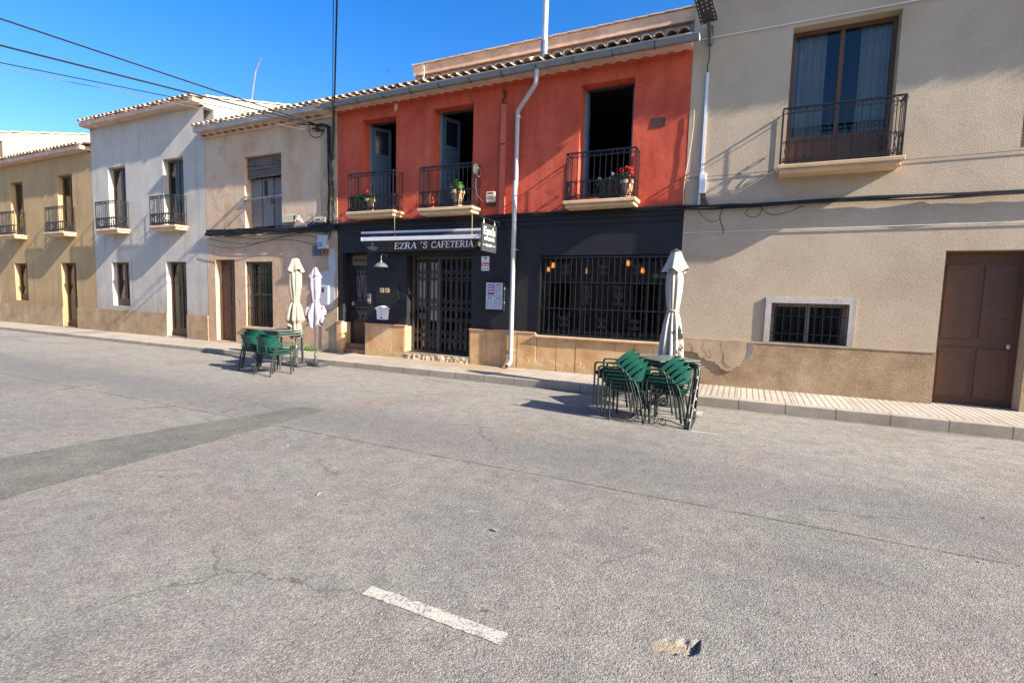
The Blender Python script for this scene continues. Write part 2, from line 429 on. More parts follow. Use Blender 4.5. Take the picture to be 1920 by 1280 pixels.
    py = t.math('DIVIDE', t.math('SUBTRACT', t.math('SUBTRACT', y, -7.182), t.math('MULTIPLY', t.math('ADD', x, .185), .42)), .056)
    pr = t.math('ADD', t.math('ADD', t.math('MULTIPLY', px, px), t.math('MULTIPLY', py, py)), t.math('MULTIPLY', t.noise(30, 4), .9))
    base = t.mix(t.ramp(t.math('MULTIPLY', pr, .5), [(.5, .8), (.85, 0.)]), base, (.25, .205, .15, 1))
    v2 = t.n('ShaderNodeTexVoronoi'); v2.inputs['Scale'].default_value = 60
    t.l(t.tc.outputs['Object'], v2.inputs['Vector'])
    h = t.math('ADD', t.math('MULTIPLY', vcol.outputs['Distance'], -1.0), t.math('MULTIPLY', v2.outputs['Distance'], -.7))
    h = t.math('ADD', h, t.math('MULTIPLY', t.noise(130, 3, .7), .35))
    h = t.math('SUBTRACT', h, t.math('MULTIPLY', jl, 1.2))
    nm = t.bump(h, .6, .0055)
    nm = t.bump(t.noise(7, 4), .2, .015, nm)
    gap = t.ramp(vcol.outputs['Distance'], [(.25, (1.08, 1.08, 1.07, 1)), (.62, (.62, .62, .62, 1))])
    base = t.mix(.6, base, gap, 'MULTIPLY')
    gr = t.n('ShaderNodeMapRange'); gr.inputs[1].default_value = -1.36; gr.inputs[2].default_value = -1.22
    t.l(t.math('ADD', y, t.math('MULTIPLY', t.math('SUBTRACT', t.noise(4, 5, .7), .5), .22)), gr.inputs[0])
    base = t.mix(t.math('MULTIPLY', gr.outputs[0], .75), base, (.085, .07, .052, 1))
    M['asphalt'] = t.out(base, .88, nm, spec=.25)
    t = NT('patched_asphalt')
    c = t.ramp(t.noise(1.2, 5), [(.3, (.108, .112, .102, 1)), (.7, (.142, .145, .131, 1))])
    c = t.mix(.6, c, t.ramp(t.noise(90, 4, .8), [(.35, (.6, .6, .6, 1)), (.65, (1.3, 1.3, 1.3, 1))]), 'MULTIPLY')
    vp = t.n('ShaderNodeTexVoronoi'); vp.inputs['Scale'].default_value = 105
    t.l(t.tc.outputs['Object'], vp.inputs['Vector'])
    gp = t.n('ShaderNodeSeparateColor'); t.l(vp.outputs['Color'], gp.inputs[0])
    c = t.mix(.9, c, t.ramp(gp.outputs[0], [(0., (.66, .66, .66, 1)), (1., (1.4, 1.38, 1.33, 1))]), 'MULTIPLY')
    c = t.mix(.9, c, t.ramp(t.noise(3.2, 6, .7), [(.32, (.78, .78, .78, 1)), (.68, (1.2, 1.19, 1.16, 1))]), 'MULTIPLY')
    M['patch'] = t.out(c, .9, t.bump(t.math('MULTIPLY', vp.outputs['Distance'], -1.), .55, .005), spec=.2)
    t = NT('worn_road_paint')
    wear = t.math('ADD', t.math('MULTIPLY', t.noise(70, 5, .8), .75), t.math('MULTIPLY', t.noise(6, 3), .25))
    wm = t.ramp(wear, [(.43, 0.), (.49, 1.)])
    c = t.mix(wm, (.16, .15, .135, 1), t.ramp(t.noise(20, 4), [(.3, (.38, .37, .325, 1)), (.7, (.47, .455, .40, 1))]))
    M['roadpaint'] = t.out(c, .85, t.bump(t.noise(75, 4, .8), .7, .008), spec=.2)
    # pavement: grooved cement tiles
    t = NT('grooved_pavement')
    x, y, z = t.xyz()
    def groove(v, per, wdt):
        f = t.math('FRACT', t.math('DIVIDE', v, per))
        d = t.math('ABSOLUTE', t.math('SUBTRACT', f, .5))
        return t.ramp(d, [(.5-wdt, 0.), (.5-wdt*.4, 1.)])
    xs = t.math('ADD', x, 100.)
    ys = t.math('ADD', y, 100.)
    gv = groove(xs, .088, .13)
    fx = t.n('ShaderNodeMapRange'); fx.inputs[1].default_value = -4.2; fx.inputs[2].default_value = -4.1
    t.l(x, fx.inputs[0])
    gy1 = groove(ys, .10, .07)
    gy2 = groove(ys, .40, .018)
    gy = t.mix(fx.outputs[0], gy1, t.math('MULTIPLY', gy2, .6))
    gj = groove(xs, .40, .02)
    g = t.math('MAXIMUM', t.math('MAXIMUM', gv, gy), gj)
    a = t.noise(1.1, 6, .65)
    c = t.ramp(a, [(.3, (.35, .305, .25, 1)), (.55, (.43, .385, .325, 1)), (.75, (.48, .435, .37, 1))])
    tl = t.n('ShaderNodeTexWhiteNoise', noise_dimensions='2D')
    sn = t.n('ShaderNodeVectorMath', operation='SNAP'); sn.inputs[1].default_value = (.4, .4, 9)
    t.l(t.tc.outputs['Object'], sn.inputs[0]); t.l(sn.outputs[0], tl.inputs['Vector'])
    c = t.mix(.5, c, t.ramp(tl.outputs['Value'], [(0., (.82, .82, .82, 1)), (1., (1.1, 1.1, 1.1, 1))]), 'MULTIPLY')
    # damp ochre streak below the gate
    ex = t.math('DIVIDE', t.math('ADD', x, 5.3), 1.7)
    ey = t.math('DIVIDE', t.math('ADD', y, .35), .42)
    er = t.math('ADD', t.math('ADD', t.math('MULTIPLY', ex, ex), t.math('MULTIPLY', ey, ey)), t.math('MULTIPLY', t.noise(2.5, 5), 1.2))
    c = t.mix(t.ramp(t.math('MULTIPLY', er, .5), [(.4, .62), (.85, 0.)]), c, (.40, .27, .13, 1))
    c = t.mix(t.math('MULTIPLY', g, .85), c, (.13, .105, .08, 1))
    sp = t.ramp(t.noise(60, 5, .8), [(.3, .7), (.7, 1.15)])
    c = t.mix(.6, c, sp, 'MULTIPLY')
    nm = t.bump(g, -.6, .008)
    nm = t.bump(t.noise(80, 4), .2, .003, nm)
    M['pave'] = t.out(c, .85, nm, spec=.2)
    t = NT('kerb_concrete')
    x, y, z = t.xyz()
    c = t.ramp(t.noise(2.2, 6, .7), [(.3, (.29, .25, .205, 1)), (.7, (.40, .355, .30, 1))])
    f = t.math('FRACT', t.math('DIVIDE', t.math('ADD', x, 71.837), .636))
    d = t.math('ABSOLUTE', t.math('SUBTRACT', f, .5))
    j = t.ramp(d, [(.487, 0.), (.494, 1.)])
    c = t.mix(t.math('MULTIPLY', j, .85), c, (.06, .05, .04, 1))
    nm = t.bump(j, -.8, .01)
    nm = t.bump(t.noise(45, 5, .75), .5, .006, nm)
    c = t.mix(.6, c, t.ramp(t.noise(45, 5, .75), [(.3, .72), (.7, 1.15)]), 'MULTIPLY')
    M['kerb'] = t.out(c, .9, nm, spec=.2)
mats()

# ------------------------------------------------------------------ geometry helpers
class MB:
    def __init__(s):
        s.v = []; s.f = []
    def add(s, vs, fs):
        o = len(s.v)
        s.v += [tuple(p) for p in vs]
        s.f += [tuple(i+o for i in q) for q in fs]
        return s
    def box(s, x0, x1, y0, y1, z0, z1):
        v = [(x, y, z) for z in (z0, z1) for y in (y0, y1) for x in (x0, x1)]
        return s.add(v, [(0, 2, 3, 1), (4, 5, 7, 6), (0, 1, 5, 4), (2, 6, 7, 3), (0, 4, 6, 2), (1, 3, 7, 5)])
    def obox(s, c, size, rz=0, rx=0, ry=0):
        R = Matrix.Rotation(rz, 3, 'Z') @ Matrix.Rotation(ry, 3, 'Y') @ Matrix.Rotation(rx, 3, 'X')
        c = Vector(c); a, b, d = (k/2 for k in size)
        v = [c + R @ Vector((x, y, z)) for z in (-d, d) for y in (-b, b) for x in (-a, a)]
        return s.add(v, [(0, 2, 3, 1), (4, 5, 7, 6), (0, 1, 5, 4), (2, 6, 7, 3), (0, 4, 6, 2), (1, 3, 7, 5)])
    def tube(s, pts, r, n=6, cap=True):
        pts = [Vector(p) for p in pts]
        m = len(pts)
        rs = r if hasattr(r, '__len__') else [r]*m
        t0 = (pts[1]-pts[0]).normalized()
        up = Vector((0, 0, 1)) if abs(t0.z) < .9 else Vector((0, 1, 0))
        a = t0.cross(up).normalized()
        vs = []
        for i, p in enumerate(pts):
            if i == 0: t = (pts[1]-p)
            elif i == m-1: t = p-pts[i-1]
            else: t = (pts[i+1]-p).normalized() + (p-pts[i-1]).normalized()
            if t.length < 1e-9: t = t0
            t.normalize()
            a = (a - t*a.dot(t))
            if a.length < 1e-6: a = t.orthogonal()
            a.normalize()
            b = t.cross(a)
            for k in range(n):
                an = 2*pi*k/n + pi/n
                vs.append(p + rs[i]*(math.cos(an)*a + math.sin(an)*b))
        fs = []
        for i in range(m-1):
            for k in range(n):
                k2 = (k+1) % n
                fs.append((i*n+k, i*n+k2, (i+1)*n+k2, (i+1)*n+k))
        if cap:
            fs.append(tuple(range(n-1, -1, -1)))
            fs.append(tuple((m-1)*n+k for k in range(n)))
        return s.add(vs, fs)
    def lathe(s, prof, c=(0, 0, 0), n=20, fn=None):
        """prof: list of (r, z); fn(theta, i, r, z) -> (r, z)"""
        vs = []
        for i, (r, z) in enumerate(prof):
            for k in range(n):
                th = 2*pi*k/n
                rr, zz = (r, z) if fn is None else fn(th, i, r, z)
                vs.append((c[0]+rr*math.cos(th), c[1]+rr*math.sin(th), c[2]+zz))
        fs = []
        for i in range(len(prof)-1):
            for k in range(n):
                k2 = (k+1) % n
                fs.append((i*n+k, i*n+k2, (i+1)*n+k2, (i+1)*n+k))
        if prof[0][0] > 1e-5: fs.append(tuple(range(n-1, -1, -1)))
        if prof[-1][0] > 1e-5: fs.append(tuple((len(prof)-1)*n+k for k in range(n)))
        return s.add(vs, fs)
    def prism(s, poly, y0, y1):
        """polygon in x,z extruded along y"""
        n = len(poly)
        v = [(x, y0, z) for x, z in poly] + [(x, y1, z) for x, z in poly]
        f = [tuple(range(n)), tuple(range(2*n-1, n-1, -1))]
        for i in range(n):
            j = (i+1) % n
            f.append((j, i, n+i, n+j))
        return s.add(v, f)
    def prismz(s, poly, z0, z1):
        n = len(poly)
        v = [(x, y, z0) for x, y in poly] + [(x, y, z1) for x, y in poly]
        f = [tuple(range(n-1, -1, -1)), tuple(range(n, 2*n))]
        for i in range(n):
            j = (i+1) % n
            f.append((i, j, n+j, n+i))
        return s.add(v, f)
    def wall(s, x0, x1, z0, z1, holes, y=0.0, depth=0.3, step=None):
        """wall sheet facing -y with rectangular holes and their reveals"""
        xs = sorted({x0, x1} | {h[0] for h in holes} | {h[1] for h in holes})
        zs = sorted({z0, z1} | {h[2] for h in holes} | {h[3] for h in holes})
        def inh(xm, zm):
            return any(h[0] < xm < h[1] and h[2] < zm < h[3] for h in holes)
        for a, b in zip(xs, xs[1:]):
            for c, d in zip(zs, zs[1:]):
                if not inh((a+b)/2, (c+d)/2):
                    s.add([(a, y, c), (b, y, c), (b, y, d), (a, y, d)], [(0, 1, 2, 3)])
                    s.add([(a, y+depth, c), (b, y+depth, c), (b, y+depth, d), (a, y+depth, d)], [(3, 2, 1, 0)])
        for h in holes:
            a, b, c, d = h[:4]
            e = y+depth
            s.add([(a, y, c), (a, e, c), (a, e, d), (a, y, d)], [(0, 1, 2, 3)])
            s.add([(b, y, c), (b, y, d), (b, e, d), (b, e, c)], [(0, 1, 2, 3)])
            s.add([(a, y, d), (a, e, d), (b, e, d), (b, y, d)], [(0, 1, 2, 3)])
            s.add([(a, y, c), (b, y, c), (b, e, c), (a, e, c)], [(0, 1, 2, 3)])
        return s
    def build(s, name, mat, parent=None, loc=None, smooth=False, angle=40):
        o0 = Vector(loc) if loc is not None else (origin(parent) if parent is not None else Vector())
        me = bpy.data.meshes.new(name)
        me.from_pydata([tuple(Vector(p)-o0) for p in s.v], [], s.f)
        me.materials.append(M[mat] if isinstance(mat, str) else mat)
        if smooth:
            me.polygons.foreach_set('use_smooth', [True]*len(me.polygons))
            me.set_sharp_from_angle(angle=math.radians(angle))
        me.update()
        o = bpy.data.objects.new(name, me)
        COL.objects.link(o)
        if parent is not None:
            o.parent = parent
        elif loc is not None:
            o.location = loc
        o['_o'] = tuple(o0)
        return o

def origin(o):
    return Vector(o['_o'])

def tag(o, label=None, cat=None, group=None, kind=None):
    if label: o['label'] = label
    if cat: o['category'] = cat
    if group: o['group'] = group
    if kind: o['kind'] = kind
    return o

def thing(name, loc, label, cat, group=None):
    o = bpy.data.objects.new(name, None)
    o.empty_display_size = .1
    COL.objects.link(o)
    o.location = loc
    o['_o'] = tuple(loc)
    return tag(o, label, cat, group)

def dup(root, loc, rz, label, group=None):
    r = root.copy(); COL.objects.link(r)
    r.location = loc; r.rotation_euler = (0, 0, rz)
    r['label'] = label
    if group: r['group'] = group
    for ch in root.children:
        c = ch.copy(); COL.objects.link(c); c.parent = r
        for g in ch.children:
            d = g.copy(); COL.objects.link(d); d.parent = c
    return r

def xf(mb, fn):
    mb.v = [tuple(fn(*p)) for p in mb.v]
    return mb

def jit(mb, a):
    d = {}
    out = []
    for p in mb.v:
        k = tuple(round(c, 4) for c in p)
        if k not in d:
            d[k] = tuple(c+random.uniform(-a, a) for c in p)
        out.append(d[k])
    mb.v = out
    return mb

def curve(pts, n=6):
    P = [Vector(p) for p in pts]
    out = []
    for i in range(len(P)-1):
        p0, p1, p2, p3 = P[max(i-1, 0)], P[i], P[i+1], P[min(i+2, len(P)-1)]
        for k in range(n):
            t = k/n
            out.append(.5*((2*p1)+(p2-p0)*t+(2*p0-5*p1+4*p2-p3)*t*t+(3*p1-p0-3*p2+p3)*t*t*t))
    return out+[P[-1]]

def spiral(cx, cz, r0, r1, a0, turns, y, n=14, plane='xz'):
    pts = []
    for i in range(n+1):
        t = i/n
        r = r0+(r1-r0)*t
        a = a0+turns*2*pi*t
        pts.append((cx+r*math.cos(a), y, cz+r*math.sin(a)))
    return pts

def text_part(body, size, matname, parent, org, xd, ud, name='lettering', bold=0.0, shear=0.0, align='LEFT', sx=1.0, ext=.0015):
    cu = bpy.data.curves.new('text', 'FONT')
    cu.body = body; cu.size = size; cu.offset = bold; cu.shear = shear; cu.align_x = align; cu.extrude = ext
    cu.resolution_u = 3
    ob = bpy.data.objects.new('text', cu)
    COL.objects.link(ob)
    bpy.context.view_layer.update()
    dg = bpy.context.evaluated_depsgraph_get()
    me = bpy.data.meshes.new_from_object(ob.evaluated_get(dg))
    mb = MB()
    xd = Vector(xd).normalized(); ud = Vector(ud).normalized(); nd = xd.cross(ud)
    org = Vector(org)
    mb.v = [tuple(org+xd*(v.co.x*sx)+ud*v.co.y+nd*v.co.z) for v in me.vertices]
    mb.f = [tuple(p.vertices) for p in me.polygons]
    bpy.data.objects.remove(ob); bpy.data.meshes.remove(me); bpy.data.curves.remove(cu)
    return mb.build(name, matname, parent)

# ------------------------------------------------------------------ the ground
def kz(x):                               # the pavement climbs gently to the right
    return max(.085, min(.20, .148+.0045*x))

def ground():
    # road: one sheet with a hollow where the surface is broken
    def axis(lo, hi, a, b, st, coarse):
        v = [lo]
        x = lo
        while x < a-coarse:
            x += coarse; v.append(x)
        k = int(round((b-a)/st))
        v += [a+i*st for i in range(k+1)]
        x = b
        while x < hi-coarse:
            x += coarse; v.append(x)
        v.append(hi)
        return sorted(set(round(q, 4) for q in v))
    xs = axis(-60, 60, -.34, -.04, .006, 4.0)
    ys = axis(-13.0, -1.19, -7.29, -7.05, .006, 1.5)
    rnd = random.Random(4)
    nz = {}
    def depth(x, y):
        u = (x+.19)/.098; v = (y+7.178-.42*(x+.185)+.012*math.sin(x*90))/.055
        if u < -1 or u > 1.1 or abs(v) > 1: return 0.0
        e = 1-v*v
        d = (u+1)/2.1
        dd = .034*d**1.2*min(1, e*2.2)
        if u > .9: dd *= max(0, (1.1-u)/.2)
        return dd*(1+.2*rnd.uniform(-1, 1))
    mb = MB()
    for yy in ys:
        for xx in xs:
            mb.v.append((xx, yy, -depth(xx, yy)))
    n = len(xs)
    for j in range(len(ys)-1):
        for i in range(n-1):
            mb.f.append((j*n+i, j*n+i+1, (j+1)*n+i+1, (j+1)*n+i))
    tag(mb.build('road', 'asphalt', smooth=True, angle=60), kind='structure')
    # broad ground below everything
    mb = MB(); mb.box(-120, 120, -120, 120, -.6, -.08)
    tag(mb.build('ground', 'greyplaster'), kind='structure')
    # trench repair across the road
    mb = MB()
    L = [(-5.53, -4.49), (-5.62, -4.85), (-5.70, -5.15), (-5.86, -5.9), (-6.02, -6.7), (-6.3, -8.4), (-7.0, -12.9)]
    R = [(-5.14, -4.47), (-5.11, -4.85), (-5.09, -5.15), (-5.05, -5.75), (-5.02, -6.7), (-4.9, -8.4), (-4.8, -12.9)]
    def fine(P):
        out = []
        for p, q in zip(P, P[1:]):
            for k in range(12):
                t = k/12; out.append((p[0]+(q[0]-p[0])*t+rnd.uniform(-.014, .014), p[1]+(q[1]-p[1])*t))
        return out+[P[-1]]
    L, R = fine(L), fine(R)
    for i in range(len(L)-1):
        mb.add([(*L[i], .004), (*L[i+1], .004), (*R[i+1], .004), (*R[i], .004)], [(0, 1, 2, 3)])
    tag(mb.build('road_patch', 'patch'), kind='structure')
    # painted marks
    mb = MB()
    a = [(-1.760, -7.455), (-.922, -7.465), (-.925, -7.552), (-1.757, -7.538)]
    n = 24
    top = []; bot = []
    for i in range(n+1):
        t = i/n
        top.append((a[0][0]+(a[1][0]-a[0][0])*t, a[0][1]+(a[1][1]-a[0][1])*t+rnd.uniform(-.005, .005)))
        bot.append((a[3][0]+(a[2][0]-a[3][0])*t, a[3][1]+(a[2][1]-a[3][1])*t+rnd.uniform(-.005, .005)))
    for i in range(n):
        mb.add([(*bot[i], .004), (*bot[i+1], .004), (*top[i+1], .004), (*top[i], .004)], [(0, 1, 2, 3)])
    tag(mb.build('lane_dash_marking', 'roadpaint'), kind='structure')
    mb = MB()
    for x0, x1, y0, y1 in ((-.50, -.19, -3.02, -2.97), (-.56, -.44, -2.0, -1.72), (-2.75, -2.45, -1.98, -1.93)):
        mb.add([(x0, y0, .004), (x1, y0, .004), (x1, y1, .004), (x0, y1, .004)], [(0, 1, 2, 3)])
    tag(mb.build('parking_bay_marking', 'roadpaint'), kind='structure')
    # kerb and pavement, both sides of the street
    def strip(name, mat, ya, yb, za, zb, thick, sgn=1):
        xs = [-60, -40, -30, -20, -16, -14, -12, -10, -8, -6, -4, -2, 0, 2, 4, 6, 10, 20, 60]
        mb = MB()
        for x0, x1 in zip(xs, xs[1:]):
            v = []
            for x in (x0, x1):
                k = kz(x)
                v += [(x, ya, k+za), (x, yb, k+zb), (x, yb, k+zb-thick), (x, ya, k+za-thick)]
            mb.add(v, [(0, 4, 5, 1), (3, 2, 6, 7), (0, 3, 7, 4), (1, 5, 6, 2)])
        o = mb.build(name, mat)
        bv = o.modifiers.new('bevel', 'BEVEL'); bv.width = .012; bv.segments = 2; bv.limit_method = 'ANGLE'
        bv.angle_limit = math.radians(40)
        return tag(o, kind='structure')
    strip('kerb', 'kerb', -1.21, -1.03, 0, 0, .35)
    strip('pavement', 'pave', -1.028, .30, .001, .022, .35)
    strip('opposite_kerb', 'kerb', -13.0, -12.82, 0, 0, .35)
    strip('opposite_pavement', 'pave', -15.0, -13.002, .003, .001, .35)
    # loose chippings
    mb = MB()
    for i in range(110):
        x = rnd.uniform(-5.5, 2.0); y = rnd.uniform(-8.3, -3.2)
        s = rnd.uniform(.003, .009)*(1.0 if y < -6 else 1.4)
        z = s*.3
        if -.5 < x < .1 and -7.36 < y < -7.0: continue
        a = rnd.uniform(0, 6.28)
        vs = []
        for k in range(5):
            q = a+k*2*pi/5
            rr = s*rnd.uniform(.7, 1.3)
            vs.append((x+rr*math.cos(q), y+rr*.8*math.sin(q), 0))
        for k in range(5):
            p = vs[k]
            vs.append((x+(p[0]-x)*.6, y+(p[1]-y)*.6, s*rnd.uniform(.5, .9)))
        mb.add(vs, [(5, 6, 7, 8, 9)]+[(k, (k+1) % 5, 5+(k+1) % 5, 5+k) for k in range(5)])
    tag(mb.build('loose_chippings', 'stone'), kind='stuff')
ground()

# ------------------------------------------------------------------ roof tiles
def barrel_roof(x0, x1, y0, z0, y1, pitch, name, mat, parent, per=.208, r=.088):
    mb = MB()
    n = int((x1-x0)/per)
    run = y1-y0
    courses = max(2, int(run/.42))
    for i in range(n+1):
        xc = x0+(i+.5)*(x1-x0)/(n+1)
        for c in range(courses):
            ya = y0+run*c/courses+random.uniform(-.012, .012)
            yb = y0+run*(c+1)/courses+.05
            za = z0+(ya-y0)*pitch+random.uniform(-.006, .006)+.018
            zb = z0+(yb-y0)*pitch-.004
            R = r*random.uniform(.95, 1.05)
            seg = 8
            dx = random.uniform(-.006, .006)
            vs = []
            for (yy, zz, rr) in ((ya, za, R), (yb, zb, R*.86)):
                for k in range(seg+1):
                    an = pi*k/seg
                    vs.append((xc+dx+rr*math.cos(an), yy, zz+rr*.72*math.sin(an)))
                for k in range(seg+1):
                    an = pi*k/seg
                    vs.append((xc+dx+(rr-.015)*math.cos(an), yy, zz+(rr-.015)*.72*math.sin(an)))
            m = seg+1
            fs = []
            for k in range(seg):
                fs.append((k, k+1, 2*m+k+1, 2*m+k))
                fs.append((m+k+1, m+k, 3*m+k, 3*m+k+1))
                fs.append((k+1, k, m+k, m+k+1))
            mb.add(vs, fs)
    # bedding under the covers: the channels
    za = z0-.005
    mb.add([(x0, y0+.10, za+.10*pitch), (x1, y0+.10, za+.10*pitch), (x1, y1, za+run*pitch), (x0, y1, za+run*pitch)], [(0, 1, 2, 3)])
    mb.add([(x0, y0+.10, za+.10*pitch), (x0, y0+.10, za-.05), (x1, y0+.10, za-.05), (x1, y0+.10, za+.10*pitch)], [(0, 1, 2, 3)])
    return mb.build(name, mat, parent, smooth=True, angle=50)

def zigzag(x0, x1, z, h, per, dep, name, mat, parent):
    mb = MB()
    n = int((x1-x0)/per)
    for i in range(n):
        a = x0+i*(x1-x0)/n; b = a+(x1-x0)/n
        mb.prismz([(a+.002, .0), (b-.002, .0), ((a+b)/2, -dep)][::-1], z, z+h)
    return mb.build(name, mat, parent)

# ------------------------------------------------------------------ red house with the cafe
XL, XR = -9.31, -1.07
WIN = [(-8.53, -7.52), (-6.49, -5.47), (-3.09, -2.06)]
house = thing('cafe_house', (-5.2, 0, 0), 'two storey house with red upper wall and black painted cafe front', 'house')

def red_house():
    H = house
    mb = MB()
    mb.wall(XL, XR, 3.30, 6.05, [(a, b, 3.60, 5.74) for a, b in WIN], 0, .42)
    mb.build('upper_wall', 'red', H)
    mb = MB()
    D = (-9.15, -8.38, .17, 2.63); G = (-7.19, -5.41, .30, 2.53); W_ = (-3.83, -1.16, .90, 2.50)
    mb.wall(XL, XR, .02, 3.298, [D, G, W_], 0, .36)
    mb.build('lower_wall', 'black', H)
    # shell: sides, back, floors, so the rooms are dark by themselves
    mb = MB()
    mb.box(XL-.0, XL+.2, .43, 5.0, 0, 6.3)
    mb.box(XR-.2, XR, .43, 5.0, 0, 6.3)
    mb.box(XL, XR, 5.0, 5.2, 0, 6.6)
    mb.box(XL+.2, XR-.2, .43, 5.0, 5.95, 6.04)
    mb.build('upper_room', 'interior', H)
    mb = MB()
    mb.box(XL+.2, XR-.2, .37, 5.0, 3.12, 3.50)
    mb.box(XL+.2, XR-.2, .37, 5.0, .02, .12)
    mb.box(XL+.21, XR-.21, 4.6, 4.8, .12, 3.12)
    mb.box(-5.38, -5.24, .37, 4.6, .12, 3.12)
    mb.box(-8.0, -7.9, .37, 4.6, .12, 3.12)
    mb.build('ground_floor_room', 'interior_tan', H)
    # projecting black string course
    mb = MB()
    mb.box(XL, XR, -.045, -.002, 3.20, 3.315)
    mb.box(XL, XR, -.022, -.002, 3.10, 3.198)
    mb.build('string_course', 'black', H)
    # stone plinth, tile by tile
    def run(mb, a, b, z0, z1, y0=-.062, y1=-.003, ws=(.36, .44)):
        mb.box(a, b, y0+.012, y1, z0, z1-.004)
        x = a
        while x < b-.02:
            x2 = min(b, x+random.uniform(*ws))
            if b-x2 < .18: x2 = b
            mb.box(x+.003, x2-.003, y0+random.uniform(-.003, .003), y0+.02, z0, z1)
            x = x2
    for (p, q, z1, lg, rt) in ((XL, -9.15, .895, (XL, -9.12), (-9.151, -9.13)), (-8.38, -7.19, .885, (-8.385, -7.15), (-7.191, -7.165)), (-5.41, -3.835, .895, (-5.44, -3.86), (-5.435, -5.409)), (-3.83, XR, .82, None, None)):
        mb = MB()
        run(mb, p, q, .03, z1)
        if rt: mb.box(rt[0], rt[1], -.055, .25, .03, z1-.001)
        pl = mb.build('plinth', 'sand', H)
        bv = pl.modifiers.new('bevel', 'BEVEL'); bv.width = .004; bv.segments = 1
        if lg:
            mb = MB(); mb.box(lg[0], lg[1], -.078, .0, z1+.002, z1+.028)
            mb.build('plinth_ledge', 'ledge', pl)
    mb = MB()
    mb.box(-3.86, -1.10, -.11, .20, .822, .872)
    o = mb.build('window_sill', 'sill', H)
    bv = o.modifiers.new('bevel', 'BEVEL'); bv.width = .012; bv.segments = 2
    # steps
    mb = MB(); mb.box(-7.16, -5.44, -.045, .36, .05, .285)
    rnd = random.Random(6)
    n = 40
    v = []
    for j, (z, y) in enumerate(((.05, -.075), (.12, -.075), (.18, -.07), (.235, -.066), (.262, -.05))):
        for i in range(n+1):
            v.append((-7.16+1.72*i/n, y+(rnd.uniform(-.016, .014) if j < 4 else 0), z+rnd.uniform(-.01, .01)*(0 < j)))
    mb.add(v, [(j*(n+1)+i, j*(n+1)+i+1, (j+1)*(n+1)+i+1, (j+1)*(n+1)+i) for j in range(4) for i in range(n)])
    mb.box(-7.16, -5.44, -.06, -.044, .263, .287)
    mb.build('gate_step', 'stepstone', H)
    mb = MB(); mb.box(-9.125, -8.39, -.02, .25, .08, .235); mb.box(-9.12, -8.40, .06, .36, .236, .36)
    mb.build('door_step', 'threshold', H)
    # eave
    mb = MB(); mb.box(XL-.02, XR, -.335, .25, 6.075, 6.17)
    mb.box(XL, XR, -.22, .2, 6.03, 6.073)
    mb.build('eave', 'eave', H)
    zigzag(XL, XR, 6.0, .028, .235, .085, 'eave_tile_course', 'red', H)
    barrel_roof(XL-.06, XR-.02, -.40, 6.175, 3.2, .27, 'roof', 'tile', H)
    # rear storey wall above the roof
    mb = MB(); mb.box(-9.20, XR-.02, 3.02, 3.3, 6.6, 8.03)
    mb.build('rear_wall_base', 'greyplaster', H)
    mb = MB()
    x = -9.2
    while x < XR-.1:
        x2 = min(XR-.02, x+random.uniform(.18, .26)); mb.box(x+.004, x2-.004, 2.99+random.uniform(0, .02), 3.03, 8.03, 8.07); x = x2
    mb.build('brick_course', 'brickband', H)
    mb = MB(); mb.box(-9.25, XR-.02, 2.96, 3.4, 8.072, 8.345)
    rw = mb.build('rear_wall', 'rearwall', H)
    mb = MB()
    x = -9.27
    while x < XR-.1:
        x2 = min(XR-.01, x+.40)
        mb.obox(((x+x2)/2, 3.17, 8.368), (x2-x+.01, .52, .026), ry=.035)
        x = x2
    mb.build('coping', 'paletile', rw)
    mb = MB()
    mb.tube([(-8.86, 2.94, 8.36), (-8.885, 2.93, 8.25), (-8.90, 2.93, 8.12), (-8.86, 2.9, 7.95), (-8.84, 2.7, 7.3)], .009, 5)
    mb.tube([(-8.86, 2.94, 8.36), (-8.83, 2.92, 8.2), (-8.82, 2.9, 8.0), (-8.79, 2.7, 7.3)], .007, 5)
    mb.build('cable', 'whitecable', rw)
    # gutter
    mb = MB()
    n = 10
    A = []
    for xx in (-9.37, -.935):
        for k in range(n+1):
            an = pi+pi*k/n
            A.append((xx, -.415+.082*math.cos(an), 6.062+.085*math.sin(an)))
        for k in range(n+1):
            an = pi+pi*k/n
            A.append((xx, -.415+.076*math.cos(an), 6.062+.079*math.sin(an)))
    m = n+1
    fs = []
    for k in range(n):
        fs.append((k, k+1, 2*m+k+1, 2*m+k)); fs.append((m+k+1, m+k, 3*m+k, 3*m+k+1))
    fs += [(0, 2*m, 3*m, m), (n, m+n, 3*m+n, 2*m+n)]
    fs.append(tuple(range(m)))
    mb.add(A, fs)
    mb.tube([(-9.37, -.500, 6.064), (-.935, -.500, 6.064)], .009, 6)
    g = mb.build('gutter', 'zinc', H, smooth=True)
    mb = MB()
    mb.prism([(-.415+.083*math.cos(pi+pi*k/n), 6.062+.086*math.sin(pi+pi*k/n)) for k in range(n+1)], 0, .004)
    xf(mb, lambda x, y, z: (-.934+y, x, z))
    mb.build('end_cap', 'white', g)
    x = -9.0
    while x < -1.0:
        mb = MB()
        pts = [(x, -.415+.088*math.cos(pi+pi*k/n), 6.062+.091*math.sin(pi+pi*k/n)) for k in range(n+1)]
        mb.tube(pts, .009, 5); x += .735
        mb.build('gutter_bracket', 'darkgrey', g)
    # downpipe
    mb = MB()
    r = .044
    mb.tube([(-3.86, -.415, 6.00), (-3.86, -.415, 5.84), (-3.87, -.405, 5.78), (-3.90, -.38, 5.72), (-4.34, -.115, 5.43), (-4.385, -.09, 5.39), (-4.39, -.085, 5.32)], r, 10)
    mb.tube([(-4.39, -.085, 5.36), (-4.385, -.085, 3.9)], r, 10)
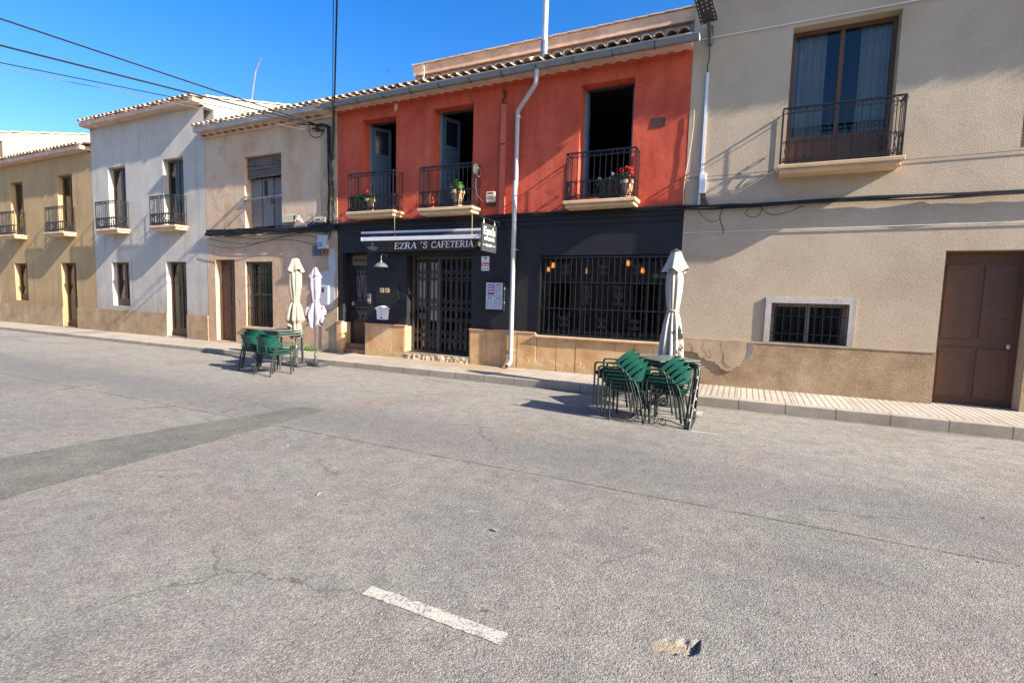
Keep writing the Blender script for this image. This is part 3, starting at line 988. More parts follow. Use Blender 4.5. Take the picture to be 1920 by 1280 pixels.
    mb.tube([(-4.385, -.125, 4.0), (-4.38, -.125, .36), (-4.38, -.13, .30), (-4.39, -.17, .235), (-4.41, -.225, .20)], r*1.06, 10)
    mb.tube([(-4.385, -.085, 5.34), (-4.385, -.085, 5.22)], r*1.12, 10)
    dp = mb.build('downpipe', 'pvc', H, smooth=True)
    for z in (5.28, 2.62, .52):
        mb = MB()
        mb.lathe([(.05, -.012), (.053, -.012), (.053, .012), (.05, .012)], (-4.384, -.085 if z > 4 else -.125, z), 12)
        mb.box(-4.45, -4.32, -.075 if z > 4 else -.115, -.0, z-.008, z+.008)
        mb.build('pipe_clamp', 'galv', dp)
    mb = MB(); mb.lathe([(.04, 0), (.001, .001)], (0, 0, 0), 10)
    xf(mb, lambda x, y, z: (-4.4115+z*.3+x*.9, -.229+y*.2, .197+y))
    mb.build('outlet', 'interior', dp)
    # red trunking
    mb = MB(); mb.box(-4.775, -4.665, -.075, -.002, 3.32, 5.58)
    tr = mb.build('cable_trunking', 'trunking', H)
    mb = MB(); mb.box(-4.782, -4.658, -.08, -.077, 4.78, 4.80)
    mb.build('trunking_joint', 'interior', tr)
    mb = MB()
    for k in range(3):
        mb.tube([(-4.72+.01*k, -.03, 5.56), (-4.74-.02*k, -.04, 5.68), (-4.73+.02*k, -.03, 5.76), (-4.77+.03*k, -.03, 5.90)], .006, 5)
    mb.build('cable_tails', 'cable', tr)
    # flue
    mb = MB(); mb.lathe([(.062, 0), (.062, 1.1), (.066, 1.1), (.066, 1.14), (.062, 1.14), (.062, 2.6)], (-4.03, .35, 6.55), 16)
    fl = mb.build('flue_pipe', 'galv', H, smooth=True)
    mb = MB(); mb.lathe([(.075, -.3), (.075, .0), (.066, .03)], (-4.03, .35, 6.86), 16)
    mb.build('flue_base', 'zinc', fl, smooth=True)
    mb = MB()
    mb.lathe([(.17, 0), (.15, .05), (.09, .085), (.07, .09)], (-4.05, -.18, 6.235), 14)
    mb.build('flue_tile', 'paletile', fl, smooth=True)
    # small dark vent in the red wall, patches
    mb = MB(); mb.box(-1.715, -1.475, -.008, .0, 4.795, 4.95)
    jit(mb, .004)
    mb.build('wall_plaque', 'darkbrown', H)
    mb = MB(); mb.prism([(-7.55, 5.83), (-7.50, 5.86), (-7.47, 5.95), (-7.48, 6.03), (-7.53, 6.05), (-7.58, 5.97), (-7.58, 5.9)], -.006, .0)
    mb.build('bare_plaster_patch', 'sirenbeige', H)
red_house()

# ------------------------------------------------------------------ balcony doors and balconies
def balcony_doors():
    for i, (a, b) in enumerate(WIN):
        y = .27
        mb = MB()
        t = .05
        mb.box(a, a+t, y, y+.07, 3.60, 5.74); mb.box(b-t, b, y, y+.07, 3.60, 5.74)
        f = mb.build('balcony_door', 'bluegrey_light', house)
        mb = MB(); mb.box(a+t, b-t, y, y+.07, 5.70, 5.74); mb.build('door_head', 'darkgrey', f)
        # left leaf, opened into the room
        ang = [math.radians(52), math.radians(66), math.radians(104)][i]
        for s, hx, an in ((1, a+t, ang), (-1, b-t, math.radians(88))):
            mb = MB()
            wd = (b-a)/2-t
            ca, sa = math.cos(an), math.sin(an)
            def place(x, yy, z):
                return (hx+s*(x*ca+yy*sa), y+.03+x*sa-yy*ca, z)
            k = .07
            mb.box(0, k, 0, .04, 3.62, 5.68); mb.box(wd-k, wd, 0, .04, 3.62, 5.68)
            for z in (3.62, 4.42, 4.98, 5.60):
                mb.box(k, wd-k, .002, .038, z, z+.08)
            mb.box(k, wd-k, .015, .025, 3.70, 4.42)
            mb.box(k+.05, wd-k-.05, .008, .032, 3.78, 4.34)
            mb.box(k, wd-k, .015, .025, 4.50, 4.98)
            mb.box(k+.05, wd-k-.05, .008, .032, 4.56, 4.92)
            xf(mb, place)
            mb.build('door_leaf', 'bluegrey', f)
            mb = MB(); mb.box(k, wd-k, .018, .022, 5.06, 5.60)
            xf(mb, place)
            mb.build('leaf_pane', 'darkpane', f)
balcony_doors()

def scroll_panel(pts2w, x0, x1, zb, zt, r, mb, pitch=.20):
    """wrought lyre scrolls filling a band; pts2w maps (u, z) to world"""
    n = max(1, int(round((x1-x0)/pitch)))
    p = (x1-x0)/n
    R = min(.042, p*.23)
    for i in range(n):
        c = x0+(i+.5)*p
        for s in (-1, 1):
            up = []; lo = []
            for j in range(12):
                t = j/11
                a = pi-t*2*pi*1.2
                rr = R*(1-.66*t)
                up.append((c+s*(R+.006+rr*math.cos(a)), zt-R-.005+rr*math.sin(a)))
                lo.append((c+s*(R+.006+rr*math.cos(a)), zb+R+.005-rr*math.sin(a)))
            mid = [(c+s*.012, zb+.30*(zt-zb)), (c+s*.03, (zb+zt)/2), (c+s*.012, zb+.70*(zt-zb))]
            mb.tube([pts2w(*e) for e in lo[::-1]+mid+up], r, 4, cap=False)

def balcony(a, b, dep, parent, z=3.52, rh=.875, slab='sill', i=0):
    mb = MB()
    pr = [(0.0, -.135), (.05, -.135), (.075, -.10), (.10, -.085), (.115, -.05), (.13, -.045), (.13, 0)]
    ex = .045
    # moulded slab: stacked shelves
    for (o, z0, z1) in ((.0, -.065, 0.), (.04, -.135, -.065)):
        mb.box(a-ex+o, b+ex-o, -dep-ex+o, -.002, z+z0+.0005, z+z1)
    jit(mb, .004)
    o = mb.build('balcony', slab, parent)
    bv = o.modifiers.new('bevel', 'BEVEL'); bv.width = .012; bv.segments = 2
    mb = MB()
    zt = z+rh
    zb = z+.045
    # rails
    def railrun(p, q, th=.010):
        mb.tube([p, q], th, 4)
    for zz, th in ((zt, .016), (zt-.085, .008), (zb, .010)):
        railrun((a, -dep, zz), (b, -dep, zz), th)
        railrun((a, -dep, zz), (a, -.01, zz), th)
        railrun((b, -dep, zz), (b, -.01, zz), th)
    n = int(round((b-a)/.108))
    for k in range(n+1):
        x = a+(b-a)*k/n
        mb.tube([(x, -dep, z+.0), (x, -dep, zt)], .0075 if 0 < k < n else .013, 4)
    m = 3
    for x in (a, b):
        for k in range(1, m+1):
            y = -dep+(dep-.02)*k/m
            mb.tube([(x, y, zb), (x, y, zt)], .0075, 4)
    # frieze of little rings below the rail
    k = a+.03
    while k < b-.03:
        mb.tube([(k+.032*math.cos(t*2*pi/9)+.03, -dep, zt-.043+.032*math.sin(t*2*pi/9)) for t in range(10)], .005, 4, cap=False); k += .072
    # scroll band
    scroll_panel(lambda u, zz: (u, -dep-.004, zz), a+.01, b-.01, zb+.0, zb+.33, .0078, mb, .13)
    for x in (a, b):
        scroll_panel(lambda u, zz, x=x: (x, u, zz), -dep+.01, -.03, zb, zb+.33, .0078, mb, .13)
    mb.build('railing', 'iron', o, smooth=False)
    return o

BAL = [(-8.63, -7.31), (-6.58, -5.27), (-3.205, -1.905)]
for k, (a, b) in enumerate(BAL):
    balcony(a, b, .36, house, z=(3.535, 3.515, 3.49)[k])

# ------------------------------------------------------------------ cafe front: grille, window, gate, door
def scroll_c(mb, cx, cz, h, y, r=.0065):
    """a pair of C scrolls back to back round one bar"""
    for s in (-1, 1):
        R = h*.2
        up = [(cx+s*(.01+R+rr_*math.cos(a_)), y, cz+h/2-R+rr_*math.sin(a_)) for a_, rr_ in ((pi-j/11*2*pi*1.15, R*(1-.62*j/11)) for j in range(12))]
        lo = [(x, y, 2*cz-z) for x, _, z in up]
        mb.tube(lo[::-1]+up, r, 4, cap=False)

def cafe_window():
    y = .13
    x0, x1, z0, z1 = -3.83, -1.16, .872, 2.50
    mb = MB()
    t = .06
    mb.box(x0, x0+t, y, y+.07, z0, z1); mb.box(x1-t, x1, y, y+.07, z0, z1)
    mb.box(x0+t, x1-t, y, y+.07, z1-t, z1); mb.box(x0+t, x1-t, y, y+.07, z0, z0+.08)
    for x in (-2.94, -1.67):
        mb.box(x-.03, x+.03, y+.005, y+.065, z0+.08, z1-t)
    f = mb.build('cafe_window', 'iron', house)
    mb = MB(); mb.box(x0+t, x1-t, y+.03, y+.038, z0+.08, z1-t)
    mb.build('window_pane', 'glass', f)
    mb = MB()
    yg = -.03
    # grille frame and bars
    mb.tube([(-3.80, yg, .90), (-3.80, yg, 2.46)], .011, 4); mb.tube([(-1.19, yg, .90), (-1.19, yg, 2.46)], .011, 4)
    for z in (.905, 1.434, 1.957, 2.455):
        mb.tube([(-3.80, yg, z), (-1.19, yg, z)], .011, 4)
        for x in (-3.82, -1.17):
            mb.tube([(x, yg, z), (x, .06, z)], .008, 4)
    n = 24
    for k in range(1, n):
        x = -3.80+2.61*k/n
        mb.tube([(x, yg, .905), (x, yg, 2.455)], .007, 4)
    def snap(x):
        return -3.80+2.61/n*round((x+3.80)/2.61*n)
    for x in (-3.21, -2.53, -1.87):
        scroll_c(mb, snap(x), 2.205, .20, yg-.006)
        scroll_c(mb, snap(x), 1.168, .20, yg-.006)
    for x in (-2.872, -2.205):
        scroll_c(mb, snap(x), 1.80, .19, yg-.006); scroll_c(mb, snap(x), 1.62, .19, yg-.006)
    mb.build('window_grille', 'grilleiron', f)
    # furnishing seen dimly behind the glass
    mb = MB()
    mb.box(-4.2, -1.5, 3.2, 3.7, .12, 1.15); mb.box(-4.25, -1.45, 3.12, 3.75, 1.15, 1.20)
    mb.build('bar_counter', 'wood', house)
    mb = MB()
    for z in (1.3, 1.7, 2.1):
        mb.box(-4.1, -1.6, 4.35, 4.59, z, z+.04)
    for x in (-4.1, -2.9, -1.64):
        mb.box(x, x+.04, 4.35, 4.59, 1.2, 2.5)
    mb.build('bar_shelf', 'wood', house)
cafe_window()

def pendant(x, y, z, label):
    t = thing('pendant_lamp', (x, y, z), label, 'lamp', 'pendant lamps inside the cafe')
    mb = MB(); mb.tube([(x, y, z+.16), (x, y, 3.12)], .006, 5)
    mb.build('lamp_cord', 'cable', t)
    mb = MB(); mb.lathe([(.02, .17), (.03, .16), (.03, .10)], (x, y, z), 10)
    mb.build('lamp_socket', 'darkgrey', t)
    mb = MB(); mb.lathe([(.026, .10), (.045, .075), (.052, .0), (.042, -.04), (.038, -.04), (.048, .0), (.041, .07), (.022, .095)], (x, y, z), 14)
    mb.build('lamp_shade', 'amber', t, smooth=True)
    mb = MB(); mb.lathe([(.001, .09), (.02, .07), (.034, .02), (.025, -.02), (.001, -.035)], (x, y, z), 10)
    mb.build('bulb', 'bulb', t, smooth=True)
pendant(-4.12, 1.55, 2.39, 'glowing amber pendant lamp inside the cafe, leftmost behind the window grille')
pendant(-4.79, 3.0, 2.39, 'small distant glowing lamp just below the leftmost pendant in the cafe window')
pendant(-3.42, 1.9, 2.28, 'dim amber pendant lamp behind the middle of the cafe window grille')
pendant(-2.36, 1.55, 2.43, 'bright pendant lamp high behind the right half of the cafe window grille')
pendant(-2.10, 1.9, 2.29, 'amber pendant lamp behind the cafe window, nearest the right umbrella')

def gold_boards():
    for i, x in enumerate((-1.545, -1.40)):
        mb = MB(); mb.box(x-.058, x+.058, .25, .262, 2.07, 2.15)
        tag(mb.build('hanging_board', 'platebrass', loc=(x, .25, 2.07)), ('tan board hung behind the cafe window, left one of the pair by the umbrella', 'tan board hung behind the cafe window, right one half hidden by the umbrella')[i], 'board', 'small tan boards in the cafe window')
gold_boards()

def gate():
    y = .20
    x0, x1, z0, z1 = -7.15, -5.56, .30, 2.47
    mb = MB()
    mb.box(x0, x1+.1, y-.03, y+.05, z1, z1+.05)
    mb.box(x0, x1+.1, y-.025, y+.025, z0-.012, z0+.03)
    mb.box(x0, x0+.045, y-.03, y+.04, z0+.03, z1); mb.box(x1+.055, x1+.10, y-.03, y+.04, z0+.03, z1)
    g = mb.build('folding_gate', 'gateiron', house)
    mid = -6.40
    for (a, b) in ((x0+.05, mid-.04), (mid+.04, x1+.05)):
        mb = MB()
        n = 6
        for k in range(n+1):
            x = a+(b-a)*k/n
            mb.box(x-.009, x+.009, y-.022, y-.008, z0+.035, z1-.004)
            mb.box(x-.011, x+.011, y+.012, y+.026, z0+.035, z1-.004)
        for (c, d) in ((.50, .86), (1.24, 1.58), (1.93, 2.24)):
            for k in range(n):
                xa = a+(b-a)*k/n; xb = a+(b-a)*(k+1)/n
                h = (d-c)/2
                for q in (0, 1):
                    mb.tube([(xa, y-.003, c+q*h), (xb, y-.003, c+(q+1)*h)], .010, 4)
                    mb.tube([(xa, y+.007, c+(q+1)*h), (xb, y+.007, c+q*h)], .010, 4)
        mb.build('gate_leaf', 'gateiron', g)
    mb = MB(); mb.box(mid-.035, mid+.035, y-.03, y+.03, z0+.032, z1-.003)
    mb.build('gate_post', 'gateiron', g)
    mb = MB(); mb.box(mid-.02, mid+.06, y-.05, y-.031, 1.30, 1.44)
    mb.build('lock', 'darkgrey', g)
    # glazed door behind
    yd = .33
    mb = MB()
    for x in (-7.19, -6.83, -6.44, -6.02, -5.46):
        mb.box(x, x+.05, yd, yd+.05, .30, 2.53)
    for z in (.30, 1.02, 2.42):
        for a, b in ((-7.14, -6.83), (-6.78, -6.44), (-6.39, -6.02), (-5.97, -5.46)):
            mb.box(a, b, yd+.004, yd+.046, z, z+.09)
    f = mb.build('cafe_door', 'darkgrey', house)
    mb = MB(); mb.box(-7.19, -5.41, yd+.02, yd+.026, .32, 2.5)
    mb.build('door_pane', 'glass', f)
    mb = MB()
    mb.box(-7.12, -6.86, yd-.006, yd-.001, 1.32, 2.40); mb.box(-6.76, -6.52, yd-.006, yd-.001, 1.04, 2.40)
    mb.build('pale_panel', 'curtain', f)  # added pale panels, imitating the bright reflection in the door glass
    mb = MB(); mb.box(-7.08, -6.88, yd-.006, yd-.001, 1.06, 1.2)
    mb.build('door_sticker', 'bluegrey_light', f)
gate()

def side_door():
    y = .25
    x0, x1, z0, z1 = -9.15, -8.38, .36, 2.63
    mb = MB()
    mb.box(x0, x0+.06, y, y+.08, z0, z1); mb.box(x1-.06, x1, y, y+.08, z0, z1)
    mb.box(x0+.06, x1-.06, y, y+.08, z1-.05, z1); mb.box(x0+.06, x1-.06, y, y+.08, 2.28, 2.33)
    mb.box(x0+.06, x1-.06, y+.02, y+.07, z0, z0+.62)
    mb.box(x0+.06, x0+.16, y+.02, y+.07, z0+.62, 2.28); mb.box(x1-.16, x1-.06, y+.02, y+.07, z0+.62, 2.28)
    mb.box(x0+.16, x1-.16, y+.02, y+.07, 1.30, 1.44); mb.box(x0+.16, x1-.16, y+.02, y+.07, 2.20, 2.28)
    d = mb.build('street_door', 'doorwood', house)
    mb = MB(); mb.box(x0+.16, x1-.16, y+.045, y+.05, 1.44, 2.20); mb.box(x0+.16, x1-.16, y+.045, y+.05, .98, 1.30)
    mb.build('door_glass', 'frosted', d)
    mb = MB(); mb.box(x0+.06, x1-.06, y+.03, y+.05, 2.33, 2.58)
    mb.build('transom', 'tanboard', d)
    mb = MB()
    xm = (x0+x1)/2
    for (za, zb) in ((1.46, 2.18), (1.0, 1.28)):
        for s in (-1, 1):
            mb.tube([(xm+s*.20, y+.03, za), (xm+s*.10, y+.03, zb), (xm, y+.03, za)], .007, 4)
            mb.tube([(xm+s*.21, y+.03, za), (xm+s*.21, y+.03, zb)], .007, 4)
        for x in (xm-.14, xm, xm+.14):
            mb.tube(spiral(x, zb-.06, .05, .015, 0, 1.5, y+.03), .006, 4, cap=False)
            mb.tube(spiral(x, za+.06, .05, .015, pi, 1.5, y+.03), .006, 4, cap=False)
    mb.build('door_ironwork', 'iron', d)
    mb = MB(); mb.box(x0+.1, x0+.14, y-.03, y+.02, 1.32, 1.42); mb.lathe([(.022, -.02), (.026, 0), (.022, .02)], (x0+.12, y-.03, 1.37), 10)
    mb.build('door_knob', 'galv', d)
    mb = MB()
    for k in range(7):
        x = x0+.14+k*.075
        mb.box(x, x+.03, y+.02, y+.029, 2.42, 2.50)
    mb.build('transom_pattern', 'doorwood', d)
side_door()

# ------------------------------------------------------------------ awning
def glyphs():
    """upright serif capitals from strokes: (points, width) in a box one unit tall"""
    T, B = .075, .155
    def foot(x, z, w=.17):
        return ([(x-w, z), (x+w, z)], .055)
    G = {}
    G['E'] = (.72, [([(.17, 0), (.17, 1)], B), ([(.02, .97), (.62, .97)], T), ([(.17, .51), (.46, .51)], T), ([(.02, .03), (.66, .03)], T), ([(.60, 1), (.60, .78)], .06), ([(.65, 0), (.65, .26)], .06), ([(.46, .40), (.46, .62)], .05)])
    G['F'] = (.66, [([(.17, 0), (.17, 1)], B), ([(.02, .97), (.62, .97)], T), ([(.17, .50), (.46, .50)], T), foot(.17, .03), ([(.60, 1), (.60, .76)], .06), ([(.46, .39), (.46, .61)], .05)])
    G['Z'] = (.70, [([(.06, .96), (.62, .96)], T), ([(.55, .95), (.10, .05)], B), ([(.03, .04), (.64, .04)], T), ([(.07, 1), (.07, .78)], .06), ([(.63, 0), (.63, .25)], .06)])
    G['R'] = (.80, [([(.17, 0), (.17, 1)], B), ([(.02, .97), (.40, .97), (.53, .90), (.57, .76), (.53, .61), (.40, .53), (.17, .52)], .10), foot(.17, .03), ([(.36, .53), (.46, .42), (.64, .05)], .14), ([(.60, .03), (.78, .03)], .055)])
    G['A'] = (.80, [([(.09, 0), (.41, 1)], .075), ([(.39, 1), (.68, 0)], B), ([(.20, .34), (.58, .34)], .06), foot(.09, .03, .11), foot(.68, .03, .14)])
    G['S'] = (.60, [([(.50, .72), (.49, .90), (.36, .98), (.22, .97), (.11, .88), (.10, .74), (.20, .60), (.36, .48), (.49, .36), (.50, .18), (.41, .05), (.26, .02), (.12, .07), (.07, .28)], .11)])
    G['C'] = (.76, [([(.66, .74), (.60, .90), (.45, .98), (.28, .93), (.14, .75), (.10, .5), (.14, .25), (.28, .07), (.45, .02), (.60, .09), (.67, .24)], .115), ([(.665, 1), (.665, .72)], .055)])
    G['T'] = (.74, [([(.36, 0), (.36, 1)], B), ([(.04, .97), (.68, .97)], T), foot(.36, .03), ([(.05, 1), (.05, .74)], .06), ([(.67, 1), (.67, .74)], .06)])
    G['I'] = (.40, [([(.19, 0), (.19, 1)], B), foot(.19, .03), foot(.19, .97)])
    G['´'] = (.42, [([(.10, .78), (.26, 1.02)], .10)])
    G['L'] = (.66, [([(.17, 0), (.17, 1)], B), foot(.17, .97), ([(.02, .03), (.60, .03)], T), ([(.60, 0), (.60, .28)], .06)])
    G[' '] = (.36, [])
    return G
GL = glyphs()

def stroke_text(s, height, org, xd, ud, matname, parent, width=None, shear=.2, name='lettering', thick=.002):
    xd = Vector(xd).normalized(); ud = Vector(ud).normalized(); nd = xd.cross(ud)
    total = sum(GL[c][0] for c in s)
    k = height if width is None else width/total
    mb = MB()
    cx = 0
    lay = 0
    for ch in s:
        adv, strokes = GL[ch]
        for pts, wd in strokes:
            lay = (lay+1) % 7
            off = thick+lay*.00025
            P = [Vector((cx+x, z)) for x, z in pts]
            L = []; R = []
            for i, p in enumerate(P):
                d = (P[min(i+1, len(P)-1)]-P[max(i-1, 0)]).normalized()
                nn = Vector((-d.y, d.x))*wd/2
                L.append(p+nn); R.append(p-nn)
            def w3(p, o):
                return Vector(org)+xd*((p.x+shear*p.y)*k)+ud*(p.y*height)+nd*o
            n = len(P)
            vs = [w3(p, off) for p in L]+[w3(p, off) for p in R]+[w3(p, 0) for p in L]+[w3(p, 0) for p in R]
            fs = []
            for i in range(n-1):
                fs.append((n+i, n+i+1, i+1, i))
                fs.append((i, i+1, 2*n+i+1, 2*n+i)); fs.append((n+i+1, n+i, 3*n+i, 3*n+i+1))
            fs.append((0, 2*n, 3*n, n)); fs.append((n-1, 2*n-1, 4*n-1, 3*n-1))
            mb.add(vs, fs)
        cx += adv
    return mb.build(name, matname, parent)

def awning():
    A = thing('awning', (-6.75, 0, 2.9), 'retracted black cafe awning with white lettering and two white bars', 'awning')
    mb = MB(); mb.box(-8.46, -5.15, -.115, -.06, 3.035, 3.085)
    for x in (-8.2, -6.8, -5.4):
        mb.box(x, x+.06, -.06, -.002, 3.02, 3.07)
    xf(mb, lambda x, y, z: (x, y, z-.022*(x+5.2)/3.2))
    o = mb.build('wall_bar', 'alu', A)
    mb = MB()
    n = 14
    mb.tube([(-8.40, -.13, 2.965), (-5.18, -.13, 2.965)], .066, 14)
    mb.build('fabric_roll', 'cloth', A, smooth=True)
    mb = MB(); mb.box(-8.32, -5.10, -.285, -.225, 2.855, 2.94); mb.box(-8.325, -8.315, -.29, -.21, 2.852, 2.942); mb.box(-5.105, -5.085, -.29, -.21, 2.852, 2.942)
    xf(mb, lambda x, y, z: (x+.02, y, z-.010*(x+6.7)/1.6))
    o = mb.build('front_bar', 'alu', A)
    bv = o.modifiers.new('bevel', 'BEVEL'); bv.width = .01; bv.segments = 2
    # roof of the closed awning between roll and bar
    mb = MB(); mb.add([(-8.33, -.14, 3.03), (-5.16, -.14, 3.03), (-5.12, -.235, 2.93), (-8.31, -.235, 2.93)], [(0, 1, 2, 3)])
    # valance, hanging slightly inwards and gathered at its ends
    nx, nz = 60, 6
    vs = []
    for j in range(nz+1):
        t = j/nz
        for i in range(nx+1):
            u = i/nx
            xa = -8.30+3.18*u; xb = -8.19+2.90*u
            x = xa+(xb-xa)*t
            y = -.25+.07*t+.012*math.sin(u*9+1)*t+.008*math.sin(u*23)*t
            z = 2.866-(.262-.03*u)*t+.006*math.sin(u*14)*t
            vs.append((x, y, z))
    fs = []
    for j in range(nz):
        for i in range(nx):
            q = j*(nx+1)+i
            fs.append((q+nx+1, q+nx+2, q+1, q))
    mb.add(vs, fs)
    for s, xt, xb in ((0, -8.30, -8.19), (1, -5.12, -5.29)):
        zb = 2.604 if s == 0 else 2.634
        mb.add([(xt, -.25, 2.866), (xb, -.18, zb), (xt+(.02 if s == 0 else .12), -.03, 2.90), (xb, -.03, zb+.06)], [(0, 1, 3, 2)])
    mb.build('valance', 'cloth', A, smooth=True)
    # lettering lies just in front of the cloth, following its slope
    up = Vector((0, -.07, .262)).normalized()
    stroke_text('EZRA ´S', .140, (-7.385, -.219, 2.668), (1, 0, .006), up, 'white', A, width=.92, shear=.22)
    stroke_text('CAFETERIA', .140, (-6.36, -.229, 2.674), (1, 0, .006), up, 'white', A, width=1.08, shear=.22)
    stroke_text('ESTRELLA', .052, (-8.165, -.206, 2.685), (1, 0, 0), up, 'boxgrey', A, width=.31, shear=.0)
    text_part('DE LEVANTE', .034, 'boxgrey', A, (-8.11, -.203, 2.652), (1, 0, 0), up)
    mb = MB()
    pts = []
    for k in range(10):
        a = pi/2+k*pi/5; r = .046 if k % 2 == 0 else .019
        pts.append(Vector((-8.01, -.226, 2.785))+Vector((1, 0, 0))*r*math.cos(a)+up*r*math.sin(a))
    for k in range(10):
        mb.tube([pts[k], pts[(k+1) % 10]], .0035, 4)
    mb.build('star_emblem', 'boxgrey', A)
    # folded arms
    for x, s in ((-8.1, 1), (-5.35, -1)):
        mb = MB(); mb.tube([(x, -.07, 2.88), (x+s*.75, -.10, 2.84), (x+s*.1, -.22, 2.87)], .018, 6)
        mb.build('folding_arm', 'darkgrey', A)
    for x in (-7.335, -5.30):
        mb = MB(); mb.tube([(x, -.27, 3.40), (x+.002, -.265, 3.2), (x, -.262, 2.93)], .007, 5)
        mb.build('hanger_rod', 'yellowrod', A)
    mb = MB(); mb.box(-5.20, -5.10, -.16, -.05, 2.70, 2.78)
    mb.build('gearbox', 'boxbeige', A)
awning()

# ------------------------------------------------------------------ things fixed to the cafe front
def wall_things():
    t = thing('hanging_sign', (-4.7, -.63, 2.5), 'black double sided hanging sign with white lettering on an iron bracket', 'sign')
    mb = MB(); mb.box(-4.714, -4.686, -.94, -.32, 2.525, 3.065)
    mb.build('sign_board', 'darkgrey', t)
    mb = MB()
    mb.tube([(-4.7, 0, 3.165), (-4.7, -1.0, 3.165)], .014, 6)
    mb.tube([(-4.7, -.0, 3.03), (-4.7, -.15, 3.10), (-4.7, -.25, 3.16)], .009, 5)
    mb.tube([(-4.7, a, c) for a, _, c in spiral(-.96, 3.21, .05, .015, -pi/2, 1.2, 0)], .008, 5)
    mb.build('bracket', 'iron', t)
    mb = MB(); mb.box(-4.76, -4.64, -.012, -.001, 3.06, 3.24)
    for x in (-4.75, -4.65):
        for z in (3.08, 3.21):
            mb.lathe([(.012, 0), (.012, .01)], (x, -.02, z), 6)
    mb.build('wall_plate', 'iron', t)
    for y in (-.86, -.40):
        mb = MB(); mb.tube([(-4.7, y, 3.06), (-4.7, y+.01, 3.11), (-4.7, y, 3.16)], .006, 5)
        mb.build('hook', 'galv', t)
    xd, ud = (0, 1, 0), (0, 0, 1)
    x = -4.685
    text_part("Ezra's", .215, 'white', t, (x, -.63, 2.855), xd, ud, bold=.004, align='CENTER')
    # slab serifs give the short word its weight
    text_part('cafeteria', .125, 'white', t, (x, -.63, 2.745), xd, ud, bold=.002, align='CENTER')
    text_part('Est. 1981', .066, 'white', t, (x, -.63, 2.628), xd, ud, bold=.003, align='CENTER')
    mb = MB(); mb.box(x-.001, x+.001, -.89, -.79, 2.645, 2.655); mb.box(x-.001, x+.001, -.47, -.37, 2.645, 2.655)
    mb.build('sign_rules', 'white', t)

    t = thing('wall_lamp', (-7.77, 0, 2.55), 'grey enamel gooseneck wall lamp beside the street door', 'lamp')
    mb = MB(); mb.tube([(-7.77, 0, 2.54), (-7.77, -.03, 2.55), (-7.77, -.12, 2.57), (-7.77, -.17, 2.56), (-7.77, -.20, 2.52), (-7.77, -.205, 2.42), (-7.77, -.205, 2.36)], .013, 8)
    mb.build('lamp_arm', 'lampgrey', t, smooth=True)
    mb = MB(); mb.lathe([(.022, .13), (.03, .09), (.075, .075), (.125, .045), (.16, .005), (.175, -.022), (.168, -.022), (.12, .035), (.07, .065), (.0, .07)], (-7.77, -.205, 2.28), 24)
    mb.build('lamp_shade', 'lampgrey', t, smooth=True)
    mb = MB(); mb.lathe([(.0, -.045), (.03, -.03), (.036, 0), (.02, .05), (.0, .06)], (-7.77, -.205, 2.26), 12)
    mb.build('bulb', 'frosted', t, smooth=True)
    mb = MB(); mb.lathe([(.04, 0), (.035, .02), (.0, .022)], (0, 0, 0), 14); xf(mb, lambda x, y, z: (-7.77+x, -z-.001, 2.54+y))
    mb.build('wall_rose', 'lampgrey', t)

    t = thing('mailbox', (-7.84, 0, 1.0), 'white house shaped mailbox on the black wall', 'mailbox')
    pol = [(-7.975, 1.02), (-7.715, 1.02), (-7.69, 1.265), (-7.995, 1.265)]
    mb = MB(); mb.prism(pol, -.10, -.002)
    o = mb.build('box', 'white', t)
    mb = MB(); mb.prism([(-8.02, 1.268), (-7.665, 1.268), (-7.665, 1.285), (-7.78, 1.335), (-7.845, 1.352), (-7.91, 1.335), (-8.02, 1.285)], -.125, -.001)
    mb.build('lid', 'white', t)
    mb = MB(); mb.box(-7.89, -7.80, -.129, -.125, 1.288, 1.306); mb.box(-7.885, -7.805, -.104, -.10, 1.045, 1.075)
    mb.build('slot', 'ink', t)
    mb = MB(); mb.lathe([(.012, 0), (.012, .012), (0, .013)], (0, 0, 0), 10); xf(mb, lambda x, y, z: (-7.845+x, -.10-z, 1.20+y))
    mb.build('lock', 'galv', t)
    mb = MB(); mb.box(-7.87, -7.82, -.103, -.10, 1.115, 1.145)
    mb.build('emblem', 'boxgrey', t)

    t = thing('meter_cupboard', (-7.73, 0, 1.4), 'black painted meter cupboard door with two small tan plates', 'cupboard')
    mb = MB(); mb.box(-8.06, -7.40, -.02, -.001, 1.40, 1.88)
    mb.build('cupboard_door', 'black', t)
    for x in (-7.95, -7.795):
        mb = MB(); mb.box(x, x+.12, -.026, -.0205, 1.665, 1.775)
        p = mb.build('plate', 'platebrass', t)
        mb = MB(); mb.box(x+.035, x+.085, -.029, -.0265, 1.695, 1.745)
        mb.build('dial', 'tanboard', p)

    t = thing('intercom', (-8.295, 0, 1.39), 'slim metal intercom panel at the right of the street door', 'intercom')
    mb = MB(); mb.box(-8.345, -8.25, -.022, -.001, 1.39, 1.625)
    mb.build('panel', 'lampgrey', t)
    mb = MB(); mb.box(-8.335, -8.26, -.025, -.0225, 1.44, 1.50)
    mb.build('nameplate', 'platebrass', t)
    for z in (1.42, 1.535):
        mb = MB(); mb.box(-8.32, -8.28, -.027, -.022, z, z+.02); mb.build('button', 'ink', t)

    t = thing('alarm_sign', (-5.1, 0, 2.18), 'white alarm warning plate with a red band right of the gate', 'sign')
    mb = MB(); mb.box(-5.195, -5.005, -.008, -.001, 2.19, 2.495)
    mb.build('plate', 'white', t)
    mb = MB(); mb.box(-5.194, -5.006, -.0105, -.0082, 2.285, 2.36)
    mb.build('red_band', 'redprint', t)
